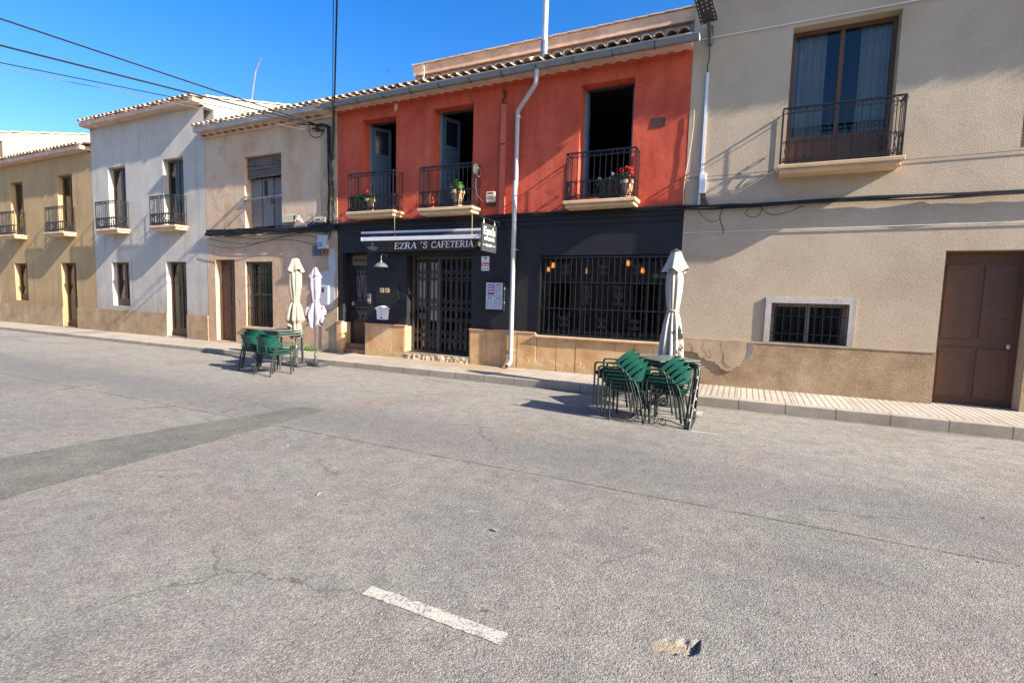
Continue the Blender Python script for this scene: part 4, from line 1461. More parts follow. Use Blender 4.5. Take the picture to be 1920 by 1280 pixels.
    text_part('Alarma', .058, 'white', t, (-5.1, -.0112, 2.302), (1, 0, 0), (0, 0, 1), bold=.002, align='CENTER')
    mb = MB(); mb.box(-5.135, -5.065, -.0105, -.0082, 2.44, 2.475); mb.build('logo_block', 'ink', t)
    text_part('~~', .06, 'redprint', t, (-5.1, -.0095, 2.38), (1, 0, 0), (0, 0, 1), align='CENTER', name='red_script')
    for k in range(3):
        mb = MB(); mb.box(-5.178+k*.062, -5.148+k*.062, -.0105, -.0082, 2.215, 2.245); mb.build('pictogram', 'ink', t)

    t = thing('alarm_siren', (-4.98, 0, 3.55), 'cream alarm siren box on the red wall by the middle balcony', 'alarm')
    mb = MB(); mb.prism([(-5.085, 3.62), (-4.875, 3.62), (-4.865, 3.79), (-4.88, 3.845), (-5.08, 3.845), (-5.095, 3.79)], -.075, -.002)
    o = mb.build('cover', 'sirenbeige', t); bv = o.modifiers.new('bevel', 'BEVEL'); bv.width = .015; bv.segments = 2
    mb = MB(); mb.prism([(-5.07, 3.555), (-4.89, 3.555), (-4.875, 3.618), (-5.085, 3.618)], -.07, -.002); mb.build('strobe', 'darkgrey', t)
    mb = MB(); mb.box(-5.04, -4.92, -.079, -.0755, 3.80, 3.825); mb.build('sounder_slot', 'ink', t)
    text_part('ALARMA', .036, 'ink', t, (-4.98, -.0765, 3.725), (1, 0, 0), (0, 0, 1), align='CENTER', name='printing')
    text_part('CONECTADA', .026, 'ink', t, (-4.98, -.0765, 3.690), (1, 0, 0), (0, 0, 1), align='CENTER', name='printing')

    t = thing('menu_case', (-4.86, 0, 1.35), 'black framed menu case with four printed sheets', 'menu board')
    mb = MB()
    x0, x1, z0, z1 = -5.085, -4.615, 1.335, 1.965
    mb.box(x0, x1, -.03, -.002, z0, z1)
    mb.build('back_panel', 'darkgrey', t)
    mb = MB()
    mb.box(x0, x0+.025, -.05, -.0305, z0, z1); mb.box(x1-.025, x1, -.05, -.0305, z0, z1); mb.box(x0+.025, x1-.025, -.05, -.0305, z0, z0+.025); mb.box(x0+.025, x1-.025, -.05, -.0305, z1-.025, z1)
    mb.build('frame', 'iron', t)
    for (a, b, c, d) in ((-5.05, -4.86, 1.655, 1.935), (-4.85, -4.65, 1.655, 1.935), (-5.05, -4.86, 1.365, 1.645), (-4.85, -4.65, 1.365, 1.645)):
        mb = MB(); mb.box(a, b, -.034, -.0305, c, d)
        p = mb.build('menu_sheet', 'paper', t)
        if a < -5 and c > 1.6:
            mb = MB(); mb.box(a+.04, b, -.0365, -.0345, c+.02, d-.04); mb.build('printed_picture', 'blue', p)
            mb = MB()
            for k in range(3): mb.box(a+.055, b-.012, -.039, -.037, c+.05+k*.055, c+.075+k*.055)
            mb.build('red_stripes', 'redprint', p)
            mb = MB()
            for k in range(3): mb.box(a+.055, b-.012, -.039, -.037, c+.078+k*.055, c+.098+k*.055)
            mb.build('white_stripes', 'white', p)
        else:
            mb = MB()
            z = d-.035; k = 0
            while z > c+.03:
                if k == 0: mb.box(a+.05, b-.05, -.0365, -.0345, z-.012, z+.006)
                else:
                    mb.box(a+.018, a+.018+random.uniform(.05, .075), -.0362, -.0345, z, z+.004)
                    mb.box(a+.105, a+.105+random.uniform(.03, .065), -.0362, -.0345, z, z+.004)
                z -= .016 if k else .03; k += 1
            mb.build('menu_text', 'ink', p)
    for z in (1.50, 1.80):
        mb = MB(); mb.box(x1, x1+.012, -.045, -.02, z, z+.03); mb.build('hinge', 'galv', t)

    # coil of cable on the middle balcony
    mb = MB()
    for k in range(4):
        r = .125-.012*k
        mb.tube([(-5.21+.02*k, -.30+r*.9*math.cos(a*2*pi/20), 4.235-.012*k+r*1.05*math.sin(a*2*pi/20)) for a in range(21)], .0075, 5, cap=False)
    mb.tube([(-5.20, -.30, 4.10), (-5.20, -.33, 3.9), (-5.18, -.28, 3.72), (-5.15, -.04, 3.64), (-5.13, -.02, 3.52)], .007, 5)
    tag(mb.build('cable_coil', 'greycable', loc=(-5.21, -.3, 4.2), smooth=True), 'grey coil of cable hung on the middle balcony railing', 'cable')
wall_things()

# ------------------------------------------------------------------ flower pots
def foliage_mb(c, rx, rz, n, size, seed, drop=0.0):
    rnd = random.Random(seed)
    mb = MB()
    for i in range(n):
        th = rnd.uniform(0, 2*pi); ph = math.acos(rnd.uniform(-.5, 1)); rr = rnd.uniform(.35, 1)**.6
        p = Vector((c[0]+rx*rr*math.sin(ph)*math.cos(th), c[1]+rx*.7*rr*math.sin(ph)*math.sin(th), c[2]+rz*rr*math.cos(ph)))
        nrm = Vector((math.sin(ph)*math.cos(th), math.sin(ph)*math.sin(th)-.2, math.cos(ph)+.3+rnd.uniform(-.5, .5))).normalized()
        a = nrm.orthogonal().normalized(); b = nrm.cross(a)
        q = rnd.uniform(0, 6.28)
        a, b = math.cos(q)*a+math.sin(q)*b, -math.sin(q)*a+math.cos(q)*b
        s = size*rnd.uniform(.6, 1.25)
        vs = [p+s*(math.cos(k*pi/3)*a*(1+.12*(k % 2))+math.sin(k*pi/3)*b*.9)+nrm*(s*.25 if k % 2 else -s*.1) for k in range(6)]
        mb.add([p]+vs, [(0, k+1, (k+1) % 6+1) for k in range(6)])
    return mb

def blooms_mb(cs, seed):
    rnd = random.Random(seed)
    mb = MB()
    for (x, y, z, r) in cs:
        for i in range(34):
            th = rnd.uniform(0, 2*pi); ph = math.acos(rnd.uniform(-.6, 1))
            d = Vector((math.sin(ph)*math.cos(th), math.sin(ph)*math.sin(th), math.cos(ph)))
            p = Vector((x, y, z))+d*r*rnd.uniform(.7, 1.05)
            a = d.orthogonal().normalized(); b = d.cross(a); s = r*.42
            mb.add([p+a*s, p+b*s+d*s*.3, p-a*s, p-b*s+d*s*.3], [(0, 1, 2, 3)])
    return mb

def pot(name, loc, r0, r1, h, pm, label, leaf, flowers, seed, n=16, boxy=None, group='flower pots on the balconies'):
    x, y, z = loc
    t = thing(name, loc, label, 'flower pot', group)
    mb = MB()
    if boxy:
        a, b = boxy
        mb.prismz([(x-a*.9, y-b*.9), (x+a*.9, y-b*.9), (x+a*.9, y+b*.9), (x-a*.9, y+b*.9)], z, z+.02)
        k = len(mb.v)
        mb.add([(x-a*.86, y-b*.86, z), (x+a*.86, y-b*.86, z), (x+a*.86, y+b*.86, z), (x-a*.86, y+b*.86, z), (x-a, y-b, z+h), (x+a, y-b, z+h), (x+a, y+b, z+h), (x-a, y+b, z+h)],
               [(0, 1, 5, 4), (1, 2, 6, 5), (2, 3, 7, 6), (3, 0, 4, 7)])
        for k in range(9):
            xx = x-a*.95+k*a*1.9/8
            mb.tube([(xx, y-b-.004, z+h*.1), (xx, y-b-.012, z+h)], .006, 4)
        mb.box(x-a-.01, x+a+.01, y-b-.012, y-b+.004, z+h-.03, z+h)
        mb.build('planter_body', pm, t)
    else:
        mb.lathe([(r0, 0), (r1*.93, h*.78), (r1*1.08, h*.79), (r1*1.1, h), (r1*.98, h), (r1*.94, h*.88), (0, h*.86)], loc, n)
        for k in range(3):
            zz = h*(.2+.2*k)
        mb.build('pot_body', pm, t, smooth=True)
    mb = MB(); rr = (boxy[0]*.92 if boxy else r1*.9)
    if boxy: mb.box(x-boxy[0]*.93, x+boxy[0]*.93, y-boxy[1]*.93, y+boxy[1]*.93, z+h-.05, z+h-.02)
    else: mb.lathe([(r1*.93, h*.88), (0, h*.93)], loc, n)
    mb.build('soil', 'soil', t)
    leaf_mb = None
    for (dx, dz, rx, rz, nn, sz) in leaf:
        q = foliage_mb((x+dx, y, z+h+dz), rx, rz, nn, sz, seed+int(dx*100))
        if leaf_mb is None: leaf_mb = q
        else: leaf_mb.add(q.v, q.f)
    mb = leaf_mb
    rnd = random.Random(seed)
    for mt, cs in flowers:
        for (dx, dy, dz, r) in cs:
            mb.tube([(x+dx*.6, y+dy*.5, z+h), (x+dx, y+dy, z+h+dz)], .004, 4)
    mb.build('foliage', 'leaf', t)
    for mt, cs in flowers:
        nm = {'redpetal': 'red_flower_head', 'pinkpetal': 'pink_flower_head', 'whitepetal': 'white_flower_head'}[mt]
        for k, (a, b, c, r) in enumerate(cs):
            blooms_mb([(x+a, y+b, z+h+c, r)], seed+3+k).build(nm, mt, t)

# left balcony
pot('flower_pot', (-8.06, -.26, 3.56), .075, .105, .27, 'terracotta', 'terracotta pot with a pink geranium in the middle of the left balcony',
    [(-.02, .03, .15, .12, 120, .032)], [('pinkpetal', [(-.05, -.05, .10, .035), (.05, -.06, .07, .035), (.0, -.08, .16, .03)])], 5)
pot('planter_box', (-8.38, -.23, 3.56), 0, 0, .22, 'brownpot', 'brown planter with bright red geraniums at the left end of the left balcony',
    [(-.1, .06, .17, .17, 130, .034), (.12, .06, .16, .17, 120, .034)], [('redpetal', [(-.16, -.06, .19, .048), (.17, -.06, .20, .05), (.12, -.08, .23, .04), (-.02, -.1, .12, .03)])], 8, boxy=(.21, .075))
# middle balcony
pot('flower_pot', (-5.70, -.22, 3.545), .10, .145, .33, 'terracotta', 'ribbed terracotta pot with a plain green plant on the middle balcony',
    [(-.02, .08, .16, .15, 190, .034), (-.1, .10, .08, .1, 40, .03)], [('whitepetal', [(-.13, -.05, .12, .022), (-.10, -.08, .07, .02)])], 12)
# right balcony
pot('planter_box', (-2.38, -.22, 3.515), 0, 0, .25, 'brownpot', 'brown ribbed planter with white and pale flowers on the right balcony',
    [(-.12, .04, .13, .10, 90, .03), (.1, .05, .13, .12, 90, .03)], [('whitepetal', [(-.20, -.05, .11, .032), (.05, -.06, .18, .03), (.02, -.1, .1, .02)]), ('redpetal', [(.13, -.06, .17, .026)])], 21, boxy=(.20, .085))
pot('flower_pot', (-2.07, -.24, 3.515), .085, .125, .30, 'terracotta', 'terracotta pot with bright red geraniums at the right end of the right balcony',
    [(-.06, .05, .15, .14, 130, .032)], [('redpetal', [(-.09, -.05, .17, .052), (.06, -.05, .19, .05), (.08, -.06, .11, .045), (.03, -.08, .03, .035), (-.01, -.05, .22, .03)])], 25)

# ------------------------------------------------------------------ left neighbour
def gables(parent, x0, x1, h, z0, mat, back=4.7, ridge=3.35, pitch=.27, name='gable'):
    """end walls up to the roof slope and the slope on the far side"""
    zr = z0+(ridge+.36)*pitch-.03
    for xa in (x0+.003, x1-.203):
        mb = MB(); mb.prism([(.0, h-.03), (back, h-.03), (back, zr-(back-ridge)*.3), (ridge, zr), (.0, z0+.36*pitch-.03)], 0, .2)
        xf(mb, lambda a, b, c: (xa+b, a, c))
        mb.build(name, mat, parent)
    mb = MB(); mb.add([(x0, ridge, zr+.03), (x1, ridge, zr+.03), (x1, back+.3, zr+.03-(back+.3-ridge)*.3), (x0, back+.3, zr+.03-(back+.3-ridge)*.3)], [(0, 1, 2, 3), (3, 2, 1, 0)])
    mb.build('rear_roof_slope', 'tile', parent)

def left_house():
    H = thing('weathered_house', (-11.8, 0, 0), 'old two storey house with peeling beige plaster left of the red house', 'house')
    a, b = -14.4, XL-.003
    U = (-12.72, -11.28, 3.30, 5.28); Lw = (-12.75, -11.67, .62, 2.43); Dr = (-14.05, -13.2, .14, 2.5)
    mb = MB(); mb.wall(a, b, 0, 6.0, [U, Lw, Dr], 0, .34)
    mb.build('wall', 'peel', H)
    mb = MB(); mb.box(-9.86, XL-.004, -.018, -.001, .14, 5.95)
    mb.build('corner_strip', 'oldplaster', H)
    mb = MB()
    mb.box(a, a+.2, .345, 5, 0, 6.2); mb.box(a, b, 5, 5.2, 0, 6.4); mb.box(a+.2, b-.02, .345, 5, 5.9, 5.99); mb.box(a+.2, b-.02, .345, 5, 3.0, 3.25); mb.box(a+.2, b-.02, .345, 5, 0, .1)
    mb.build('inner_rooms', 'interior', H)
    mb = MB(); mb.box(a, XL-.42, -.33, .2, 6.035, 6.165); mb.box(XL-.42, XL-.07, -.25, .2, 6.035, 6.165)
    mb.build('eave_board', 'eave_grey', H)
    mb = MB(); mb.box(a, b, -.20, .2, 6.0, 6.033); mb.box(a, b, -.08, -.002, 5.93, 5.998)
    e = mb.build('eave_moulding', 'eave', H)
    zigzag(a, XL-.4, 5.972, .026, .30, .19, 'eave_tile_course', 'brickband', H)
    barrel_roof(a-.05, XL-.09, -.40, 6.17, 3.6, .27, 'roof', 'paletile', H, per=.215)
    mb = MB()
    x = -11.75
    while x < -9.5:
        mb.tube([(x, .28, 6.45), (x+.38, .28, 6.46)], [.12, .105], 10); x += .36
    mb.box(-11.75, -9.42, .2, .38, 6.2, 6.42)
    mb.build('ridge_tiles', 'paletile', H, smooth=True)
    gables(H, a, b, 6.0, 6.17, 'peel', back=5.1)
    # upper window
    y = .20
    mb = MB(); mb.box(U[0], U[0]+.05, y, y+.07, U[2], U[3]); mb.box(U[1]-.05, U[1], y, y+.07, U[2], U[3]); mb.box(U[0]+.05, U[1]-.05, y, y+.07, U[3]-.05, U[3])
    f = mb.build('upper_window', 'oldwhite', H)
    mb = MB()
    z = 4.74; k = 0
    while z < 5.26:
        mb.obox(((U[0]+U[1])/2+random.uniform(-.006, .006), .10+random.uniform(-.012, .012), z), (1.38, .022, .05), ry=random.uniform(-.014, .014), rx=-.3); z += .055
    mb.build('roller_slats', 'greyslat', f)
    mb = MB(); mb.box(U[0]+.45, U[0]+.86, y+.02, y+.06, U[2]+.12, 4.72); mb.box(U[0]+.05, U[0]+.40, y+.02, y+.06, U[2]+.12, 4.72)
    l = mb.build('window_leaf', 'oldwhite', f)
    mb = MB(); mb.box(U[0]+.52, U[0]+.64, y+.012, y+.019, U[2]+.95, 4.65); mb.build('leaf_pane', 'interior', l)
    mb = MB(); mb.box(U[0]+.80, U[0]+.83, y-.02, y+.02, 4.02, 4.18); mb.build('handle', 'brickband', l)
    mb = MB(); mb.box(U[0]+.90, U[1]-.05, y+.03, y+.05, U[2], 4.72)
    mb.build('boarding', 'greypane', f)
    mb = MB(); mb.tube([(U[0]-.02, -.03, 4.10), (U[1]+.02, -.025, 4.16)], .028, 8); mb.build('safety_rail', 'oldwhite', f, smooth=True)
    # lower barred window
    y = .2
    mb = MB()
    mb.box(Lw[0], Lw[0]+.06, y, y+.06, Lw[2], Lw[3]); mb.box(Lw[1]-.06, Lw[1], y, y+.06, Lw[2], Lw[3]); mb.box(Lw[0]+.06, Lw[1]-.06, y, y+.06, Lw[3]-.06, Lw[3]); mb.box(Lw[0]+.06, Lw[1]-.06, y, y+.06, 1.5, 1.56)
    g = mb.build('barred_window', 'greyslat', H)
    mb = MB(); mb.box(Lw[0]+.06, Lw[1]-.06, y+.03, y+.035, Lw[2], Lw[3]-.06); mb.build('window_pane', 'glass', g)
    mb = MB(); mb.box(Lw[0]+.1, Lw[1]-.45, y+.12, y+.13, 1.6, 2.3); mb.build('curtain', 'curtain', g)
    mb = MB()
    k = Lw[0]+.05
    while k < Lw[1]-.02:
        mb.tube([(k, .04, Lw[2]+.01), (k, .04, Lw[3]-.01)], .007, 4); k += .1
    z = Lw[2]+.2
    while z < Lw[3]:
        mb.tube([(Lw[0]+.005, .04, z), (Lw[1]-.005, .04, z)], .006, 4); z += .32
    mb.build('window_bars', 'iron', g)
    mb = MB(); mb.box(Lw[0]-.05, Lw[1]+.04, -.05, .19, Lw[2]-.055, Lw[2]-.002); mb.build('window_sill', 'sill', g)
    mb = MB(); mb.box(Dr[0], Dr[1], .2, .26, .14, 2.5)
    for (c, d) in ((.3, 1.0), (1.15, 1.75), (1.85, 2.35)):
        for (p, q) in ((Dr[0]+.08, Dr[0]+.4), (Dr[0]+.47, Dr[1]-.08)):
            mb.box(p, q, .185, .199, c, d)
    dd = mb.build('front_door', 'wood', H)
    mb = MB(); mb.lathe([(.02, -.03), (.025, 0), (.02, .03)], (Dr[1]-.09, .17, 1.08), 8); mb.build('door_knob', 'galv', dd)
left_house()

def far_houses():
    specs = [(-20.4, -14.41, 6.9, 'white_plaster', 'plain white two storey house two doors left of the red house'),
             (-27.5, -20.41, 6.2, 'ochre_house', 'ochre plastered house further left along the street'),
             (-42.0, -27.51, 7.4, 'rough', 'long beige house at the far left end of the street')]
    for x0, x1, h, mt, lab in specs:
        H = thing('street_house', ((x0+x1)/2, 0, 0), lab, 'house')
        holes = []
        w_ = x1-x0
        n = max(2, int(w_/2.6))
        for k in range(n):
            c = x0+w_*(k+.5)/n
            holes.append((c-.5, c+.5, 3.55, 5.55))
            holes.append((c-.5, c+.5, .14 if k == 1 else 1.0, 2.45))
        mb = MB(); mb.wall(x0, x1, 0, h, holes, -.0, .3)
        mb.build('wall', mt, H)
        mb = MB(); mb.box(x0, x1, 4.5, 4.7, 0, h); mb.box(x0+.2, x1-.2, .31, 4.5, 3.0, 3.2); mb.box(x0+.2, x1-.2, .31, 4.5, h-.12, h-.02); mb.box(x0+.2, x1-.2, .31, 4.5, 0, .1)
        mb.build('inner_rooms', 'interior', H)
        for xa in (x0, x1-.2):
            mb = MB(); mb.box(xa+.001, xa+.199, .31, 4.49, 0, h-.001); mb.build('side_wall', mt, H)
        mb = MB(); mb.box(x0, x1, -.3, .2, h+.002, h+.12); mb.build('eave', 'eave', H)
        barrel_roof(x0, x1, -.36, h+.13, 3.4, .27, 'roof', 'tile', H, per=.24, r=.1)
        gables(H, x0, x1, h, h+.13, mt)
        mb2 = MB()
        segs = sorted((a, b) for a, b, c, d in holes if c < .9)
        x = x0
        for a, b in segs+[(x1, x1)]:
            if a-x > .05: mb2.box(x, a, -.03, -.001, .05, .85)
            x = b
        mb2.build('plinth', 'bplinth', H)
        for a, b, c, d in holes:
            nm = 'front_door' if c < .5 else ('balcony_door' if c > 3 else 'window')
            mb = MB()
            mb.box(a, a+.06, .16, .22, c, d); mb.box(b-.06, b, .16, .22, c, d); mb.box(a+.06, b-.06, .16, .22, d-.07, d); mb.box((a+b)/2-.035, (a+b)/2+.035, .165, .215, c, d-.07); mb.box(a+.06, (a+b)/2-.035, .165, .215, c, c+.25); mb.box((a+b)/2+.035, b-.06, .165, .215, c, c+.25)
            f = mb.build(nm, 'wood', H)
            mb = MB(); mb.box(a+.06, b-.06, .185, .19, c+.2, d-.05); mb.build('pane', 'glass', f)
            if c > 3:
                balcony(a-.12, b+.12, .34, H, z=3.5)
far_houses()

# ------------------------------------------------------------------ right neighbour
def right_house():
    H = thing('rough_cast_house', (2.5, 0, 0), 'tall beige rough cast house right of the red house', 'house')
    a, b = XR+.003, 9.5
    U = (.47, 1.90, 3.92, 6.1); Lw = (.44, 1.55, .99, 1.66); Dr = (2.7, 3.7, .16, 2.5); U2 = (3.4, 4.8, 3.92, 6.1)
    mb = MB(); mb.wall(a, b, 0, 7.6, [U, Lw, Dr, U2], -.004, .34)
    mb.build('wall', 'rough', H)
    mb = MB(); mb.box(b-.2, b, .34, 5, 0, 7.6); mb.box(a, b, 5, 5.2, 0, 7.6); mb.box(a, a+.2, .34, 5, 3.0, 7.59); mb.box(a+.21, b-.2, .34, 5, 3.2, 3.5); mb.box(a+.21, b-.2, .34, 5, 7.4, 7.58); mb.box(a+.2, b-.2, .34, 5, 0, .12)
    mb.build('inner_rooms', 'interior', H)
    mb = MB(); mb.box(a, b, -.58, .3, 7.45, 7.62)
    mb.build('eave', 'eave', H)
    barrel_roof(a, b, -.66, 7.63, 3.6, .27, 'roof', 'tile', H, per=.22, r=.092)
    gables(H, a, b, 7.6, 7.63, 'rough', back=5.1)
    # rough plinth with smooth old plaster left above a ragged edge
    mb = MB(); mb.box(a, 2.7, -.03, -.005, .05, .955); mb.box(3.7, b, -.03, -.005, .05, .955)
    mb.build('plinth', 'bplinth', H)
    mb = MB(); mb.box(a, 2.69, -.038, -.006, .957, .985)
    mb.build('plinth_ledge', 'oldplaster', H)
    top = [(-1.06, .952), (-.6, .952), (-.2, .952), (.20, .952)]
    edge = [(.205, .90), (.19, .80), (.15, .70), (.11, .62), (.02, .55), (-.06, .50), (-.10, .46), (-.17, .44), (-.24, .44), (-.30, .47), (-.34, .53), (-.40, .57), (-.47, .60), (-.56, .62), (-.62, .64), (-.66, .66), (-.70, .72), (-.80, .74), (-.88, .74), (-.95, .76), (-1.06, .78)]
    rnd = random.Random(3)
    ed = []
    for p, q in zip(edge, edge[1:]):
        for k in range(3):
            t = k/3
            ed.append((p[0]+(q[0]-p[0])*t+rnd.uniform(-.013, .013), p[1]+(q[1]-p[1])*t+rnd.uniform(-.015, .013)))
    ed.append(edge[-1])
    mb = MB(); mb.prism((top+ed)[::-1], -.052, -.0305)
    pp = mb.build('plaster_remnant', 'oldplaster', H)
    mb = MB()
    def crack(pts, w0, w1):
        n = len(pts)
        P = []
        for p, q in zip(pts, pts[1:]):
            for k in range(4):
                t = k/4; P.append((p[0]+(q[0]-p[0])*t+rnd.uniform(-.007, .007), p[1]+(q[1]-p[1])*t))
        P.append(pts[-1])
        m = len(P)
        L = [(x-(w0+(w1-w0)*i/m)*rnd.uniform(.4, 1.2), -.0545, z) for i, (x, z) in enumerate(P)]
        R = [(x+(w0+(w1-w0)*i/m)*rnd.uniform(.4, 1.2), -.0545, z) for i, (x, z) in enumerate(P)]
        mb.add(L+R, [(i, m+i, m+i+1, i+1) for i in range(m-1)])
    crack([(-.30, .95), (-.31, .84), (-.27, .78), (-.255, .68), (-.26, .60), (-.22, .54), (-.15, .50)], .004, .014)
    crack([(-.60, .95), (-.60, .86), (-.63, .80), (-.55, .72), (-.52, .64)], .002, .006)
    crack([(-.85, .90), (-.80, .84), (-.78, .75)], .003, .014)
    crack([(-.5, .80), (-.46, .72), (-.48, .64)], .002, .007)
    mb.build('plaster_cracks', 'brickband', pp)
    mb = MB(); mb.prism([(.115, .95), (.205, .95), (.21, .82), (.15, .66), (.08, .56), (.04, .56), (.10, .70), (.12, .82)], -.0545, -.0525)
    mb.build('grey_skim', 'greyplaster', pp)
    # openings beyond the picture edge
    y = .2
    mb = MB(); mb.box(U[0], U[0]+.06, y, y+.06, U[2], U[3]); mb.box(U[1]-.06, U[1], y, y+.06, U[2], U[3]); mb.box(U[0]+.06, U[1]-.06, y, y+.06, U[3]-.06, U[3]); mb.box(1.155, 1.215, y, y+.06, U[2], U[3]-.06)
    for (p, q) in ((U[0]+.06, 1.155), (1.215, U[1]-.06)):
        mb.box(p, q, y+.01, y+.05, U[2], U[2]+.5)
    f = mb.build('balcony_door', 'wood', H)
    mb = MB(); mb.box(U[0]+.06, U[1]-.06, y+.03, y+.035, U[2]+.4, U[3]-.06); mb.build('pane', 'glass', f)
    for (p, q) in ((U[0]+.02, U[0]+.52), (U[1]-.44, U[1]-.02)):
        mb = MB()
        v = []
        for i in range(41):
            u = i/40; xx = p+(q-p)*u; yy = y+.16+.028*math.sin(u*46)+.01*math.sin(u*17)
            v += [(xx, yy, U[2]+.02), (xx, yy, U[3]+.05)]
        mb.add(v, [(2*i, 2*i+2, 2*i+3, 2*i+1) for i in range(40)])
        mb.build('curtain', 'curtain', f, smooth=True)
    mb = MB(); mb.box(U2[0], U2[1], y, y+.05, U2[2], U2[3])
    z = U2[2]+.05
    while z < U2[3]-.05:
        mb.box(U2[0]+.03, U2[1]-.03, y-.012, y-.001, z, z+.035); z += .045
    mb.build('roller_blind', 'greyslat', H)
    balcony(.40, 1.98, .31, H, z=3.86)
    mb = MB()
    mb.box(Lw[0]-.09, Lw[0], -.03, -.005, Lw[2]-.0, Lw[3]+.09); mb.box(Lw[1], Lw[1]+.09, -.03, -.005, Lw[2], Lw[3]+.09); mb.box(Lw[0], Lw[1], -.03, -.005, Lw[3], Lw[3]+.09)
    f = mb.build('street_window', 'white_plaster', H)
    mb = MB(); mb.box(Lw[0], Lw[0]+.06, y, y+.06, Lw[2], Lw[3]); mb.box(Lw[1]-.06, Lw[1], y, y+.06, Lw[2], Lw[3]); mb.box(Lw[0]+.06, Lw[1]-.06, y, y+.06, Lw[3]-.06, Lw[3]); mb.box(.97, 1.03, y, y+.06, Lw[2], Lw[3]-.06)
    mb.build('window_frame', 'oldwhite', f)
    mb = MB(); mb.box(Lw[0]+.06, Lw[1]-.06, y+.03, y+.035, Lw[2], Lw[3]-.06); mb.build('pane', 'glass', f)
    mb = MB()
    k = Lw[0]+.07
    while k < Lw[1]:
        mb.tube([(k, -.02, Lw[2]+.02), (k, -.02, Lw[3]-.02)], .008, 4); k += .115
    for z in (1.15, 1.45): mb.tube([(Lw[0]+.01, -.02, z), (Lw[1]-.01, -.02, z)], .008, 4)
    mb.build('window_bars', 'iron', f)
    mb = MB(); mb.box(Dr[0], Dr[1], .2, .26, .16, 2.5)
    for (c, d) in ((.3, 1.05), (1.2, 2.3)):
        for (p, q) in ((Dr[0]+.09, Dr[0]+.46), (Dr[0]+.54, Dr[1]-.09)):
            mb.box(p, q, .185, .199, c, d)
    dd = mb.build('front_door', 'wood', H)
    mb = MB(); mb.lathe([(.02, -.03), (.025, 0), (.02, .03)], (Dr[1]-.12, .17, 1.1), 8); mb.build('door_knob', 'galv', dd)
right_house()

def across():  # unseen row behind the camera, added for the cafe glass to reflect
    H = thing('opposite_house', (0, -15, 0), 'pale house across the street, mirrored darkly in the cafe glass', 'house')
    hs_ = []
    for k in range(10):
        c = -22+k*4.4
        hs_.append((c-.55, c+.55, 3.6, 5.6)); hs_.append((c-.6, c+.6, .15 if k % 3 == 0 else 1.0, 2.5))
    mb = MB(); mb.wall(-26, 24, 0, 6.0, hs_, 0, .3)
    xf(mb, lambda x, y, z: (-x, -15.0-y, z))
    mb.build('wall', 'white_plaster', H)
    mb = MB(); mb.box(-24, 26, -19.2, -19, 0, 6.0); mb.box(-24, 26, -19, -14.7, 6.01, 6.2)
    mb.build('roof', 'tile', H)
    for a, b, c, d in hs_:
        mb = MB(); mb.box(-b, -a, -15.3, -15.24, c, d)
        z = c+.04
        while z < d-.04:
            mb.box(-b+.02, -a-.02, -15.24, -15.225, z, z+.05); z += .06
        mb.build('shutter', 'wood', H)
across()

